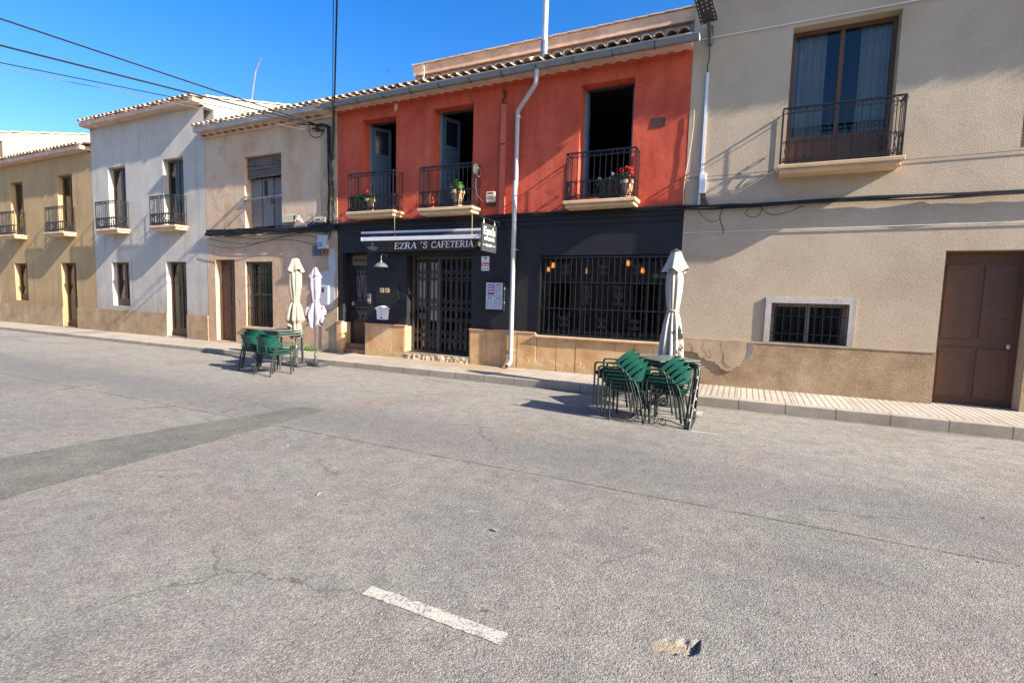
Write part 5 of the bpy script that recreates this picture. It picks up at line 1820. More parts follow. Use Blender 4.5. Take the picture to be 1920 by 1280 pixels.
# ------------------------------------------------------------------ cables and boxes
def cables():
    rnd = random.Random(9)
    mb = MB()
    # bundle lying along the string course
    for k in range(7):
        y0 = -.050-.017*(k % 3); z0 = 3.325+.018*(k//3)
        if k > 4: z0 -= .05
        pts = []
        x = -14.3
        ph = rnd.uniform(0, 6)
        while x <= 9.0:
            zz = z0+.012*math.sin(x*2.1+ph)+rnd.uniform(-.006, .006)
            if x < XL: zz += -.06-.035*math.sin((x+9)*1.1+k)
            if x > -1.0: zz += -.02
            yy = y0+rnd.uniform(-.008, .008)
            pts.append((x, yy, zz)); x += .28
        mb.tube(pts, rnd.choice((.010, .014, .018, .012)), 5)
    # heavier, untidy bundle on the left house
    for k in range(9):
        pts = []
        x = -14.3
        ph = rnd.uniform(0, 6)
        while x <= -9.25:
            pts.append((x, -.06-.02*(k % 4)+rnd.uniform(-.008, .008), 3.20+.026*(k % 6)+.022*math.sin(x*1.9+ph)+rnd.uniform(-.008, .008))); x += .2
        mb.tube(pts, rnd.choice((.012, .016, .02, .026)), 5)
    # loose loop below, on the left house
    for k in range(4):
        pts = [(-14.2+.33*i, -.05-.015*k, 3.20-.10*k+.10*math.sin(i*.55+k)*(.5+.5*k/3)+rnd.uniform(-.012, .012)) for i in range(15)]+[(-9.42, -.07, 3.28)]
        mb.tube(pts, .008, 5)
    # tangle at the corner
    for k in range(16):
        x = rnd.uniform(-10.6, -9.35)
        p = [(x, -.06, 3.3+rnd.uniform(-.1, .12))]
        for i in range(5):
            p.append((p[-1][0]+rnd.uniform(-.02, .16), -.06-rnd.uniform(0, .07), p[-1][2]+rnd.uniform(-.09, .09)))
        mb.tube(p, .007, 4)
    tag(mb.build('facade_cable_bundle', 'cable', loc=(-2, -.1, 3.3), smooth=True), 'thick bundle of black cables running along the fronts above the ground floor', 'cable')
    # tails hanging on the right house
    mb = MB()
    mb.tube(curve([(-.42, -.06, 3.26), (-.46, -.07, 3.14), (-.44, -.06, 3.02), (-.40, -.06, 2.93), (-.40, -.07, 2.84)]), .008, 5)
    mb.tube(curve([(-.83, -.06, 3.25), (-.72, -.06, 3.12), (-.60, -.06, 3.05), (-.46, -.06, 3.08)]), .005, 5)
    tag(mb.build('dangling_cable', 'cable', loc=(-.5, -.06, 3.1), smooth=True), 'thin black cable ends dangling below the bundle on the beige house', 'cable')
    mb = MB()
    mb.tube(curve([(.0, -.06, 3.26), (-.06, -.07, 3.16), (.06, -.06, 3.09), (.16, -.06, 3.14), (.17, -.06, 3.26), (.0, -.05, 3.27)]), .006, 5)
    mb.tube(curve([(.16, -.06, 3.26), (.32, -.06, 3.13), (.55, -.06, 3.15), (.8, -.06, 3.25)]), .006, 5)
    tag(mb.build('cable_loop', 'cable', loc=(.1, -.06, 3.1), smooth=True), 'loose looped black cable under the bundle, right of the dangling ends', 'cable')
    # vertical run by the house corner
    mb = MB()
    for k in range(7):
        x0 = -9.58+.013*k
        pts = [(x0+.018*math.sin(z*1.7+k)+rnd.uniform(-.005, .005)-(.04*(6-z)*.2), -.045-.012*(k % 2), z) for z in [5.72-.2*i for i in range(13)]]
        pts = [(a+rnd.uniform(-.012, .012)+.012*math.sin(c*3.1+2*k), b, c) for a, b, c in pts]
        mb.tube(curve(pts, 2), rnd.choice((.007, .009, .012)), 5)
    for k in range(8):
        z = rnd.uniform(3.4, 4.3)
        mb.tube([(-9.5+rnd.uniform(-.02, .1), -.05, z+.5), (-9.44+rnd.uniform(-.02, .1), -.07, z), (-9.40+rnd.uniform(-.04, .08), -.06, z-.35)], .005, 4)
    mb.tube(curve([(-10.45, -.20, 5.83), (-10.1, -.12, 5.80), (-9.75, -.06, 5.78), (-9.60, -.05, 5.66), (-9.58, -.05, 5.4)]), .016, 6)
    mb.tube(curve([(-10.15, -.1, 5.80), (-10.17, -.08, 5.62), (-10.02, -.07, 5.50), (-9.82, -.07, 5.50), (-9.70, -.06, 5.62), (-9.70, -.06, 5.76)]), .011, 5)
    for k in range(4):
        mb.tube(curve([(-9.95, -.08, 5.80-.02*k), (-9.75, -.07, 5.80-.015*k), (-9.62+.02*k, -.06, 5.74), (-9.60+.025*k, -.05, 5.55), (-9.60+.025*k, -.05, 5.3)]), .011, 5)
    for (x, z) in ((-9.98, 5.72), (-9.85, 5.66)):
        mb.tube([(x-.12, -.06, z), (x+.12, -.06, z-.02)], .024, 6)
    tag(mb.build('vertical_cable_run', 'cable', loc=(-9.55, -.05, 4.5), smooth=True), 'tangled black cables dropping down the corner of the peeling house', 'cable')
    # lines over the street, sagging
    def line(p, q, sag, r, name, lab, mt='cable', n=20, lead=()):
        mb = MB(); p = Vector(p); q = Vector(q)
        mb.tube(list(lead)+[p.lerp(q, i/n)-Vector((0, 0, sag*4*(i/n)*(1-i/n))) for i in range(n+1)], r, 5)
        tag(mb.build(name, mt, loc=tuple(p), smooth=True), lab, 'cable')
    # towards the far side of the street, over the camera
    line((-9.31, -.12, 5.80), (-6.58, -2.75, 7.71), .015, .02, 'overhead_cable', 'thicker black cable rising into the sky from the corner of the red house', lead=[(-9.42, -.05, 4.9), (-9.40, -.05, 5.3), (-9.36, -.07, 5.65)])
    line((-9.36, -.12, 5.75), (-6.69, -2.75, 7.71), .035, .009, 'overhead_cable', 'thin black cable rising beside the thicker one above the red house corner', lead=[(-9.46, -.05, 4.9), (-9.44, -.05, 5.3), (-9.40, -.07, 5.6)])
    # along the street to the left
    line((-9.95, -.1, 5.80), (-12.696, -14.900, 5.790), .0, .015, 'street_cable', 'uppermost of the black cables leaving leftward from the peeling house', n=40)
    line((-9.95, -.1, 5.79), (-12.726, -14.900, 4.698), .0, .017, 'street_cable', 'second cable from the top leaving leftward from the peeling house', n=40)
    line((-9.95, -.1, 5.76), (-12.757, -14.900, 4.035), .0, .009, 'street_cable', 'thin third cable leaving leftward from the peeling house', n=40)
    line((-9.90, -.1, 5.60), (-13.248, -14.900, 4.202), .0, .006, 'street_cable', 'pale thin lowest cable leaving leftward from the peeling house', 'greycable', n=40)
    # white line on the right house and small beige cable
    line((-.93, -.03, 6.165), (9.2, -.03, 6.20), .01, .009, 'white_line', 'white cable stretched high across the beige house', 'whitecable')
    line((-1.05, -.02, 2.872), (9.2, -.02, 2.92), .004, .0055, 'white_line', 'thin white cable low across the beige house under the black bundle', 'whitecable')
    line((-1.05, -.02, 3.83), (9.2, -.02, 3.95), .0, .0045, 'grey_line', 'very thin grey wire across the middle of the beige house', 'greycable')
    mb = MB()
    mb.tube([(-.99, -.03, 5.0), (-.985, -.03, 4.75), (-1.0, -.035, 4.5), (-1.03, -.03, 4.2), (-1.075, -.03, 3.9), (-1.09, -.03, 3.6), (-1.08, -.03, 3.38)], .008, 5)
    tag(mb.build('beige_cable', 'beigecable', loc=(-1.03, -.03, 4.2), smooth=True), 'beige cable hanging along the joint between red and beige house', 'cable')
cables()

def boxes():
    t = thing('junction_box', (-10.9, 0, 3.4), 'beige junction box with open wires under the upper window of the peeling house', 'junction box', 'junction boxes on the peeling house')
    mb = MB(); mb.box(-11.13, -10.78, -.10, -.002, 3.44, 3.61); mb.box(-11.15, -10.74, -.112, -.10, 3.43, 3.62)
    o = mb.build('housing', 'boxbeige', t); bv = o.modifiers.new('bevel', 'BEVEL'); bv.width = .01; bv.segments = 2
    mb = MB(); mb.box(-10.76, -10.66, -.11, -.02, 3.46, 3.60); mb.build('open_side', 'ink', t)
    mb = MB()
    rnd = random.Random(2)
    for k in range(6):
        mb.tube([(-10.68, -.08, 3.48+.02*k), (-10.58, -.1, 3.52+rnd.uniform(-.06, .06)), (-10.48, -.08, 3.46+rnd.uniform(-.08, .06)), (-10.42+rnd.uniform(-.06, .1), -.06, 3.32)], .007, 4)
    for k in range(5):
        mb.box(-10.70+.02*k, -10.66+.035*k, -.12, -.10, 3.45+.03*k, 3.47+.03*k)
    mb.build('wire_tails', 'whitecable', t)
    t = thing('junction_box', (-9.85, 0, 3.35), 'pale grey green junction box at the corner cable tangle', 'junction box', 'junction boxes on the peeling house')
    mb = MB(); mb.box(-10.06, -9.66, -.11, -.002, 3.385, 3.52)
    o = mb.build('housing', 'boxbeige', t); bv = o.modifiers.new('bevel', 'BEVEL'); bv.width = .012; bv.segments = 2
    mb = MB(); mb.box(-10.02, -9.70, -.116, -.1102, 3.41, 3.50); mb.build('lid', 'boxgrey', t)
    mb = MB(); mb.box(-9.92, -9.80, -.119, -.1165, 3.44, 3.475); mb.build('label_plate', 'greycable', t)
    for (x, z, lab) in ((-10.42, 3.30, 'grey cable splice sleeve on the bundle of the peeling house'),):
        mb = MB(); mb.tube([(x-.2, -.13, z), (x+.2, -.13, z+.02)], .04, 8); mb.tube([(x-.22, -.13, z), (x-.16, -.13, z+.002)], .046, 8)
        tag(mb.build('cable_splice', 'greycable', loc=(x, -.13, z), smooth=True), lab, 'splice')
    t = thing('telecom_box', (-9.73, 0, 2.7), 'tall light grey telecom box with a blue square, above the electricity cabinet', 'telecom box')
    mb = MB(); mb.box(-9.89, -9.57, -.12, -.02, 2.73, 3.07)
    o = mb.build('housing', 'boxgrey', t); bv = o.modifiers.new('bevel', 'BEVEL'); bv.width = .012; bv.segments = 2
    mb = MB(); mb.box(-9.86, -9.72, -.1235, -.1205, 2.78, 2.88); mb.build('blue_emblem', 'blue', t)
    mb = MB(); mb.box(-9.845, -9.735, -.126, -.1238, 2.825, 2.838); mb.build('emblem_line', 'white', t)
    mb = MB(); mb.tube([(-9.69, -.05, 3.06), (-9.69, -.05, 3.24)], .025, 8); mb.build('conduit', 'greycable', t)
    mb = MB()
    for x in (-9.84, -9.70):
        mb.tube([(x, -.06, 2.74), (x, -.07, 2.62), (x+.05, -.07, 2.56), (x+.10, -.07, 2.62), (x+.11, -.06, 2.74)], .014, 6)
    mb.build('cable_loops', 'wood', t, smooth=True)
    mb = MB(); mb.tube([(-9.60, -.06, 2.74), (-9.57, -.07, 2.66), (-9.62, -.07, 2.58)], .018, 6); mb.build('red_tag', 'redprint', t)
    t = thing('painted_notice', (-10.0, 0, 2.57), 'small pale notice painted with dark lines of writing left of the telecom box', 'notice')
    mb = MB(); mb.box(-10.19, -9.845, -.004, -.001, 2.555, 2.83); jit(mb, .001); mb.build('pale_ground', 'oldwhite', t)
    for k, s in enumerate(('TIRAR LA', 'FUERA EL', 'IMPUESTO', 'DE LUZ')):
        text_part(s, .062, 'ink', t, (-10.02, -.0062, 2.765-.062*k), (1, 0, 0), (0, 0, 1), align='CENTER', name='writing')
    t = thing('electricity_cabinet', (-9.76, 0, 1.3), 'flush grey electricity cabinet with yellow warning triangle behind the lilac umbrella', 'cabinet')
    mb = MB(); mb.prism([(-10.02, 1.20), (-9.50, 1.22), (-9.40, 1.45), (-9.43, 1.95), (-9.36, 2.3), (-9.42, 2.72), (-9.55, 2.74), (-9.62, 2.5), (-9.58, 2.2), (-10.05, 2.1)], -.0235, -.0185)
    mb.build('cement_surround', 'boxgrey', t)
    mb = MB(); mb.box(-9.95, -9.575, -.06, -.024, 1.29, 1.81)
    o = mb.build('housing', 'boxgrey', t); bv = o.modifiers.new('bevel', 'BEVEL'); bv.width = .01; bv.segments = 2
    mb = MB(); mb.box(-9.925, -9.60, -.066, -.0605, 1.32, 1.78); mb.build('cabinet_door', 'boxgrey', t)
    mb = MB(); mb.prism([(-9.90, 1.44), (-9.80, 1.44), (-9.85, 1.53)][::-1], -.069, -.0665); mb.build('warning_triangle', 'yellow', t)
    mb = MB(); mb.prism([(-9.857, 1.455), (-9.845, 1.455), (-9.84, 1.48), (-9.85, 1.51), (-9.86, 1.48)][::-1], -.0715, -.0695); mb.build('warning_bolt', 'ink', t)
    mb = MB(); mb.box(-9.80, -9.71, -.069, -.0665, 1.64, 1.76); mb.build('meter_view', 'ink', t)
    mb = MB(); mb.box(-9.95, -9.575, -.063, -.061, 1.29, 1.305); mb.build('edge_stripe', 'yellow', t)
    # white conduit and its box on the right house
    t = thing('lamp_conduit', (-.8, 0, 3.5), 'white vertical conduit and box below the street lamp on the beige house', 'conduit')
    mb = MB(); mb.box(-.822, -.782, -.03, -.004, 3.88, 5.60); mb.build('conduit_cover', 'alu', t)
    mb = MB(); mb.box(-.835, -.725, -.07, -.0045, 3.545, 3.885); o = mb.build('box_cover', 'alu', t); bv = o.modifiers.new('bevel', 'BEVEL'); bv.width = .008
    mb = MB(); mb.box(-.845, -.80, -.045, -.005, 3.30, 3.543); mb.build('lower_channel', 'boxgrey', t)
    mb = MB()
    for k in range(3): mb.tube([(-.79+.025*k, -.03, 3.55), (-.78+.03*k, -.04, 3.45), (-.75+.04*k, -.05, 3.34)], .011, 5)
    mb.build('cable_tails', 'cable', t)
    # street lamp
    t = thing('street_lamp', (-.80, 0, 6.1), 'flat street lamp panel with white light dots high on the beige house', 'street lamp')
    mb = MB()
    mb.tube([(-.785, -.05, 6.04), (-.79, -.05, 6.16), (-.80, -.09, 6.24), (-.812, -.17, 6.30), (-.82, -.26, 6.34)], .034, 8)
    mb.box(-.79, -.755, -.055, -.005, 6.06, 6.36)
    mb.build('lamp_bracket', 'greypole', t, smooth=True)
    mb = MB(); mb.tube([(-.79, -.05, 6.08), (-.80, -.03, 5.95), (-.79, -.03, 5.82), (-.815, -.03, 5.70), (-.80, -.02, 5.58)], .008, 5); mb.build('feed_cable', 'cable', t)
    # panel: faces down and slightly out
    o = Vector((-.825, -.25, 6.365)); e = Vector((-.10, -.50, .24)).normalized(); rr = Vector((1, -.2, 0)).normalized(); nn = rr.cross(e).normalized()
    if nn.z > 0: nn = -nn
    mb = MB()
    W2, L2, T2 = .135, .66, .03
    base = [o+rr*sx*W2+e*l for l in (-.06, L2) for sx in (-1, 1)]
    v = [p for p in base]+[p-nn*T2 for p in base]
    mb.add(v, [(0, 1, 3, 2), (4, 6, 7, 5), (0, 4, 5, 1), (2, 3, 7, 6), (0, 2, 6, 4), (1, 5, 7, 3)])
    mb.build('lamp_panel', 'darkgrey', t)
    for i in range(10):
        for j in range(4):
            if i < 3 and j in (1, 2): continue
            mb = MB()
            c = o+rr*(-.105+.07*j)+e*(-.03+.07*i+.01*j)+nn*.004
            mb.add([c+.011*(math.cos(k*pi/3)*rr+math.sin(k*pi/3)*e) for k in range(6)], [tuple(range(6))])
            mb.build('light_dot', 'white', t)
    # mast on the left roofs, bird
    mb = MB(); mb.tube([(-16.5, 3, 7.5), (-16.05, 3, 9.33), (-15.75, 3, 9.72)], [.022, .018, .01], 6)
    tag(mb.build('roof_mast', 'pinkrod', loc=(-16.2, 3, 7.5)), 'thin leaning rusty mast on a far left roof', 'mast')
    mb = MB(); c = Vector((-15.93, 10, 12.2))
    mb.lathe([(0, -.09), (.035, -.04), (.04, .02), (.0, .1)], tuple(c), 6)
    mb.add([c+Vector((0, 0, 0)), c+Vector((.17, 0, .08)), c+Vector((.1, .02, -.04)), c+Vector((-.15, 0, .1)), c+Vector((-.09, .02, -.03))], [(0, 1, 2), (0, 4, 3)])
    xf(mb, lambda a, b, d: tuple(c+(Vector((a, b, d))-c)*.45))
    tag(mb.build('bird', 'bird', loc=tuple(c)), 'tiny dark bird flying in the blue sky', 'bird')
boxes()

# ------------------------------------------------------------------ umbrellas
def umbrella(name, loc, label, mat, H, prof, cap, tie, folds, seed, skirt, tail, base, polemat, group='folded parasols'):
    x, y, z = loc
    rnd = random.Random(seed)
    t = thing(name, loc, label, 'umbrella', group)
    ph = rnd.uniform(0, 6)
    off = [rnd.uniform(-.25, .25) for _ in range(folds)]
    def fn(th, i, r, zz):
        u = (zz-prof[-1][1])/(prof[0][1]-prof[-1][1]+1e-6)
        k = 2*abs(math.cos((folds*th+ph+.9*math.sin(th*2+seed)+zz*1.1)/2))**.8-1 if (round(folds) % 2 == 0) else 2*abs(math.cos(((folds+1)*th+ph+.9*math.sin(th*2+seed)+zz*1.1)/2))**.8-1
        k2 = math.cos((folds-3)*th-zz*2.3+seed)
        amp = .22 if zz < tie-.05 else (.06 if abs(zz-tie) < .05 else .13)
        rr = r*(1+amp*k+.07*k2)
        dz = 0
        if i < 2: dz = tail*(.5*math.cos(folds/2*th+ph)+.5*math.cos(2*th+seed))
        return rr, zz+dz
    # refine the profile
    P = []
    for (r0, z0), (r1, z1) in zip(prof, prof[1:]):
        for k in range(4):
            u = k/4; P.append((r0+(r1-r0)*u, z0+(z1-z0)*u))
    P.append(prof[-1])
    mb = MB()
    n = 72
    vs = []
    for i, (r, zz) in enumerate(P):
        lean = 0
        for k in range(n):
            th = 2*pi*k/n
            rr, z2 = fn(th, i//4, r, zz)
            vs.append((x+rr*math.cos(th), y+rr*math.sin(th), z+z2))
    fs = []
    for i in range(len(P)-1):
        for k in range(n):
            k2 = (k+1) % n
            fs.append((i*n+k, i*n+k2, (i+1)*n+k2, (i+1)*n+k))
    mb.add(vs, fs)
    can = mb.build('canopy', mat, t, smooth=True, angle=70)
    # vent skirt on top
    mb = MB()
    rows = 7
    vs = []
    for i in range(rows):
        u = i/(rows-1)
        for k in range(n):
            th = 2*pi*k/n
            r = skirt[0]+(skirt[1]-skirt[0])*u**1.15
            r *= 1+(.02+.15*u)*math.cos(5*th+ph)+.06*u*math.cos(8*th)
            zz = skirt[2]+(skirt[3]-skirt[2])*u+.035*u*math.cos(4*th+ph*.7)
            vs.append((x+r*math.cos(th), y+r*math.sin(th), z+zz))
    fs = []
    for i in range(rows-1):
        for k in range(n):
            k2 = (k+1) % n
            fs.append((i*n+k, (i+1)*n+k, (i+1)*n+k2, i*n+k2))
    fs.append(tuple(range(n-1, -1, -1)))
    mb.add(vs, fs)
    mb.build('vent_skirt', mat, t, smooth=True, angle=60)
    mb = MB(); mb.lathe([(cap[0], 0), (cap[0], .012), (cap[0]*.35, cap[1]*.7), (.012, cap[1])], (x, y, z+cap[2]), 16)
    mb.build('finial', 'greypole', t, smooth=True)
    mb = MB(); mb.tube([(x+(prof_r(prof, tie)*1.10)*math.cos(a*2*pi/24), y+(prof_r(prof, tie)*1.10)*math.sin(a*2*pi/24), z+tie+.012*math.sin(a*.8)) for a in range(25)], .012, 5, cap=False)
    mb.build('tie_strap', mat, t, smooth=True)
    mb = MB(); mb.lathe([(.021, .04), (.021, H-.15)], loc, 12)
    mb.build('pole', polemat, t, smooth=True)
    return t, can

def prof_r(prof, z):
    for (r0, z0), (r1, z1) in zip(prof, prof[1:]):
        if min(z0, z1) <= z <= max(z0, z1):
            return r0+(r1-r0)*(z-z0)/(z1-z0+1e-9)
    return prof[-1][0]

def star_poly(r0, r1):
    return [((r0 if k % 2 == 0 else r1)*math.sin(k*pi/5), (r0 if k % 2 == 0 else r1)*math.cos(k*pi/5)) for k in range(10)]

def umbrellas():
    # right, by the stacked chairs
    t, can = umbrella('folded_parasol', (-.99, -1.42, 0), 'folded blush white umbrella with dark green star print behind the right tables', 'blush_fabric', 2.45,
        [(.185, .64), (.165, .82), (.155, 1.0), (.125, 1.25), (.078, 1.47), (.082, 1.53), (.108, 1.8), (.11, 1.98), (.09, 2.12), (.06, 2.3)],
        (.088, .05, 2.395), 1.48, 9, 3, (.075, .178, 2.40, 2.11), .05, None, 'greypole')
    # print wraps a patch of cloth that faces right and towards the road
    def onto(px, pz):
        th = math.radians(-52)+px/.125
        r = prof_r([(.185, .64), (.165, .82), (.155, 1.0), (.125, 1.25), (.078, 1.47)], pz)*1.20+.008
        return (-.99+r*math.cos(th), -1.42+r*math.sin(th), pz)
    mb = MB()
    def patch(poly):
        v = [onto(a, b) for a, b in poly]
        w = [Vector(p)*1.0 for p in v]
        c = onto(sum(a for a, b in poly)/len(poly), sum(b for a, b in poly)/len(poly))
        o = len(poly)
        mb.add(v+[c], [(k, (k+1) % o, o) for k in range(o)])
    patch([(.03+a*1.05, 1.14+b*1.4) for a, b in star_poly(.095, .045)])
    mb.tube([onto(.02+.035*math.sin(k*.35), .97-.008*k) for k in range(19)], .008, 4)
    mb.tube([onto(.05+.02*math.cos(k*.45), .93-.006*k) for k in range(12)], .007, 4)
    mb.build('star_print', 'greenprint', can)
    mb = MB(); mb.lathe([(.26, 0), (.26, .05), (.10, .075), (.035, .08), (.035, .32), (.0, .32)], (-.99, -1.50, .003), 24)
    xf(mb, lambda a, b, c: (a, b+.08-.06*(c < .06)*0, c))
    mb.build('base', 'rubber', t, smooth=True)
    # left pair
    t, can = umbrella('folded_parasol', (-8.78, -1.78, 0), 'taller folded cream umbrella at the left beside the stacked tables', 'cream_fabric', 2.36,
        [(.12, .66), (.11, .80), (.10, .93), (.165, 1.02), (.125, 1.25), (.075, 1.43), (.08, 1.5), (.115, 1.75), (.115, 1.98), (.09, 2.1), (.06, 2.25)],
        (.08, .03, 2.335), 1.43, 8, 7, (.075, .155, 2.34, 2.07), .09, None, 'greypole')
    mb = MB()
    for k in range(9):
        a = random.uniform(0, 6.28); zz = .66+.045*k
        c = Vector((-8.78+.07*math.cos(a), -1.82+.07*math.sin(a), zz))
        mb.lathe([(0, -.05), (.06, -.03), (.085, .0), (.05, .04), (0, .05)], tuple(c), 9, lambda th, i, r, z: (r*(1+.3*math.sin(3*th+k)), z+.03*math.sin(2*th+k)))
    mb.build('hanging_fold', 'cream_fabric', can, smooth=True)
    mb = MB(); mb.lathe([(.036, 0), (.036, .33), (.042, .33), (.042, .40), (.028, .42), (.0, .42)], (-8.78, -1.78, .05), 14)
    mb.lathe([(.06, 0), (.06, .13), (.03, .15), (.0, .15)], (-8.78, -1.78, .045), 14)
    mb.build('stand_tube', 'greypole', t, smooth=True)
    mb = MB(); mb.box(-9.12, -8.60, -1.90, -1.62, .003, .075)
    o = mb.build('base', 'rubber', t); bv = o.modifiers.new('bevel', 'BEVEL'); bv.width = .03; bv.segments = 3
    t, can = umbrella('folded_parasol', (-8.56, -1.44, 0), 'shorter folded lilac white umbrella in a dark block base at the left', 'lilac_fabric', 2.18,
        [(.175, .98), (.18, 1.08), (.135, 1.22), (.072, 1.42), (.076, 1.48), (.11, 1.72), (.11, 1.90), (.09, 2.02), (.06, 2.1)],
        (.03, .025, 2.165), 1.42, 7, 5, (.04, .125, 2.165, 1.95), .15, None, 'greypole')
    mb = MB()
    n = 26
    pr = []
    for k in range(n):
        a = 2*pi*k/n
        c, s = math.cos(a), math.sin(a)
        pr.append((-8.50+.235*math.copysign(abs(c)**.5, c), -1.47+.17*math.copysign(abs(s)**.5, s)))
    mb.prismz(pr, .003, .105)
    o = mb.build('base', 'rubber', t, smooth=True, angle=50); bv = o.modifiers.new('bevel', 'BEVEL'); bv.width = .025; bv.segments = 3; bv.limit_method = 'ANGLE'
    mb = MB(); mb.lathe([(.032, .10), (.032, .27), (.026, .28), (0, .28)], (-8.56, -1.44, 0), 12); mb.build('stand_tube', 'greypole', t, smooth=True)
umbrellas()

# ------------------------------------------------------------------ chairs
def chair_proto(label):
    t = thing('armchair', (0, 0, 0), label, 'chair')
    hw = .235
    # seat: slatted sheet
    mb = MB()
    for k in range(7):
        x = -.19+k*.058
        mb.box(x, x+.046, -.205, .205, .425+.004*k*.5, .437+.004*k*.5)
    mb.box(-.20, .22, -.222, -.206, .415, .440); mb.box(-.20, .22, .206, .222, .415, .440); mb.box(.205, .225, -.206, .206, .40, .442); mb.box(-.21, -.195, -.206, .206, .405, .435)
    mb.build('seat', 'green', t)
    # backrest: a curved shell with wings that run into the arms
    mb = MB()
    nu, nv = 16, 6
    vs = []
    for side in (0, 1):
        for j in range(nv+1):
            v = j/nv
            for i in range(nu+1):
                u = -1+2*i/nu
                a = abs(u)
                zb = .545+.01*a
                zt = .752-.05*a**3-.06*max(0, a-.8)/.2*.6
                zz = zb+(zt-zb)*v
                xx = -.222-.05*v+.20*a**2.6*(1-.25*v)
                yy = (hw+.005)*(math.sin(u*1.25)/math.sin(1.25))
                nrm = Vector((1-.3*a, -u*.5, 0)).normalized()*(.012 if side else -.0)
                vs.append((xx+nrm.x, yy+nrm.y, zz))
    m = nu+1; o = m*(nv+1)
    fs = []
    for j in range(nv):
        for i in range(nu):
            q = j*m+i
            fs.append((q, q+m, q+m+1, q+1)); fs.append((o+q, o+q+1, o+q+m+1, o+q+m))
    for i in range(nu):
        fs.append((i, i+1, o+i+1, o+i)); q = nv*m+i; fs.append((q+1, q, o+q, o+q+1))
    for j in range(nv):
        q = j*m; fs.append((q+m, q, o+q, o+q+m)); q = j*m+nu; fs.append((q, q+m, o+q+m, o+q))
    mb.add(vs, fs)
    mb.build('backrest', 'green', t, smooth=True, angle=50)
    for s in (-1, 1):
        mb = MB(); mb.tube([(-.20, s*.12, .425), (-.23, s*.125, .50), (-.238, s*.125, .60)], .011, 6)
        mb.build('back_support', 'green', t, smooth=True)
    for k in range(3):
        mb = MB(); mb.obox((-.222-.004*k, 0, .455+.03*k), (.006, .30, .013)); mb.build('back_slat', 'green', t)
    for s in (-1, 1):
        y = s*hw
        mb = MB(); mb.tube([(.225, y, 0), (.225, y, .30), (.225, y, .535), (.218, y, .555), (.20, y, .568)], .0135, 8)
        mb.build('front_leg', 'darkgreen', t, smooth=True)
        mb = MB(); mb.tube([(-.235, y*1.0, 0), (-.185, y, .30), (-.125, y, .50), (-.085, y, .565)], .0135, 8)
        mb.build('rear_leg', 'darkgreen', t, smooth=True)
        mb = MB(); mb.obox((.055, y, .570), (.30, .034, .016)); mb.build('armrest', 'green', t)
        mb = MB(); mb.tube([(.222, y, .415), (-.16, y, .415)], .010, 6); mb.build('side_rail', 'darkgreen', t)
    return t

def chairs():
    ordn5 = ['lowest', 'second lowest', 'middle', 'second highest', 'topmost']
    ordn4 = ['lowest', 'second lowest', 'second highest', 'topmost']
    stacks = [
        (5, (-1.335, -2.725), pi, 'stack left of the iron frame', 'green chairs stacked on the road at the right'),
        (4, (-.815, -2.645), pi, 'stack inside the iron frame', 'green chairs stacked on the road at the right'),
        (2, (-8.22, -2.83), pi/2-.05, 'pair before the left tables', 'green chairs stacked on the road at the left'),
        (3, (-8.88, -2.66), pi/2+.05, 'leftmost stack', 'green chairs stacked on the road at the left')]
    proto = None
    for n, (x, y), rz, where, group in stacks:
        step = Vector((math.cos(rz), math.sin(rz)))*.054
        for k in range(n):
            lab = 'green metal armchair, %s of the %s %s' % ({5: ordn5, 4: ordn4, 3: ['lowest', 'middle', 'topmost'], 2: ['lower', 'upper']}[n][k], {5: 'five in the', 4: 'four in the', 3: 'three in the', 2: 'two in the'}[n], where)
            loc = (x+step.x*k+random.uniform(-.004, .004), y+step.y*k+random.uniform(-.004, .004), .051*k+.002)
            r = rz+random.uniform(-.015, .015)
            if proto is None:
                proto = chair_proto(lab); proto.location = loc; proto.rotation_euler = (0, 0, r); proto['group'] = group
            else:
                dup(proto, loc, r, lab, group)
chairs()

# ------------------------------------------------------------------ tables
def table_proto(label, hgt=.715, sx=.34, sy=.34):
    t = thing('bistro_table', (0, 0, 0), label, 'table')
    mb = MB()
    mb.box(-sx, sx, -sy, sy, hgt-.012, hgt)
    for a, b, c, d in ((-sx, sx, -sy, -sy+.012), (-sx, sx, sy-.012, sy), (-sx, -sx+.012, -sy+.013, sy-.013), (sx-.012, sx, -sy+.013, sy-.013)):
        mb.box(a, b, c, d, hgt-.020, hgt-.0125)
    mb.build('tabletop', 'tabletop', t)
    for s in (-1, 1):
        y = s*(sy-.035)
        mb = MB()
        k = sx-.03
        P = [(-k-.02, y, .0), (-k, y, hgt-.10)]+[(-k+.06-.06*math.cos(a*pi/8), y, hgt-.10+.06*math.sin(a*pi/8)) for a in range(1, 5)]
        P += [(k-.06+.06*math.sin(a*pi/8), y, hgt-.04-.06+.06*math.cos(a*pi/8)) for a in range(0, 4)]+[(k, y, hgt-.10), (k+.02, y, 0)]
        mb.tube(P, .014, 8)
        mb.build('leg_frame', 'greypole', t, smooth=True)
    mb = MB()
    for x in (-sx+.04, sx-.04):
        mb.tube([(x, -sy+.03, .30), (x, sy-.03, .30)], .008, 6)
    mb.build('stretcher', 'greypole', t)
    return t

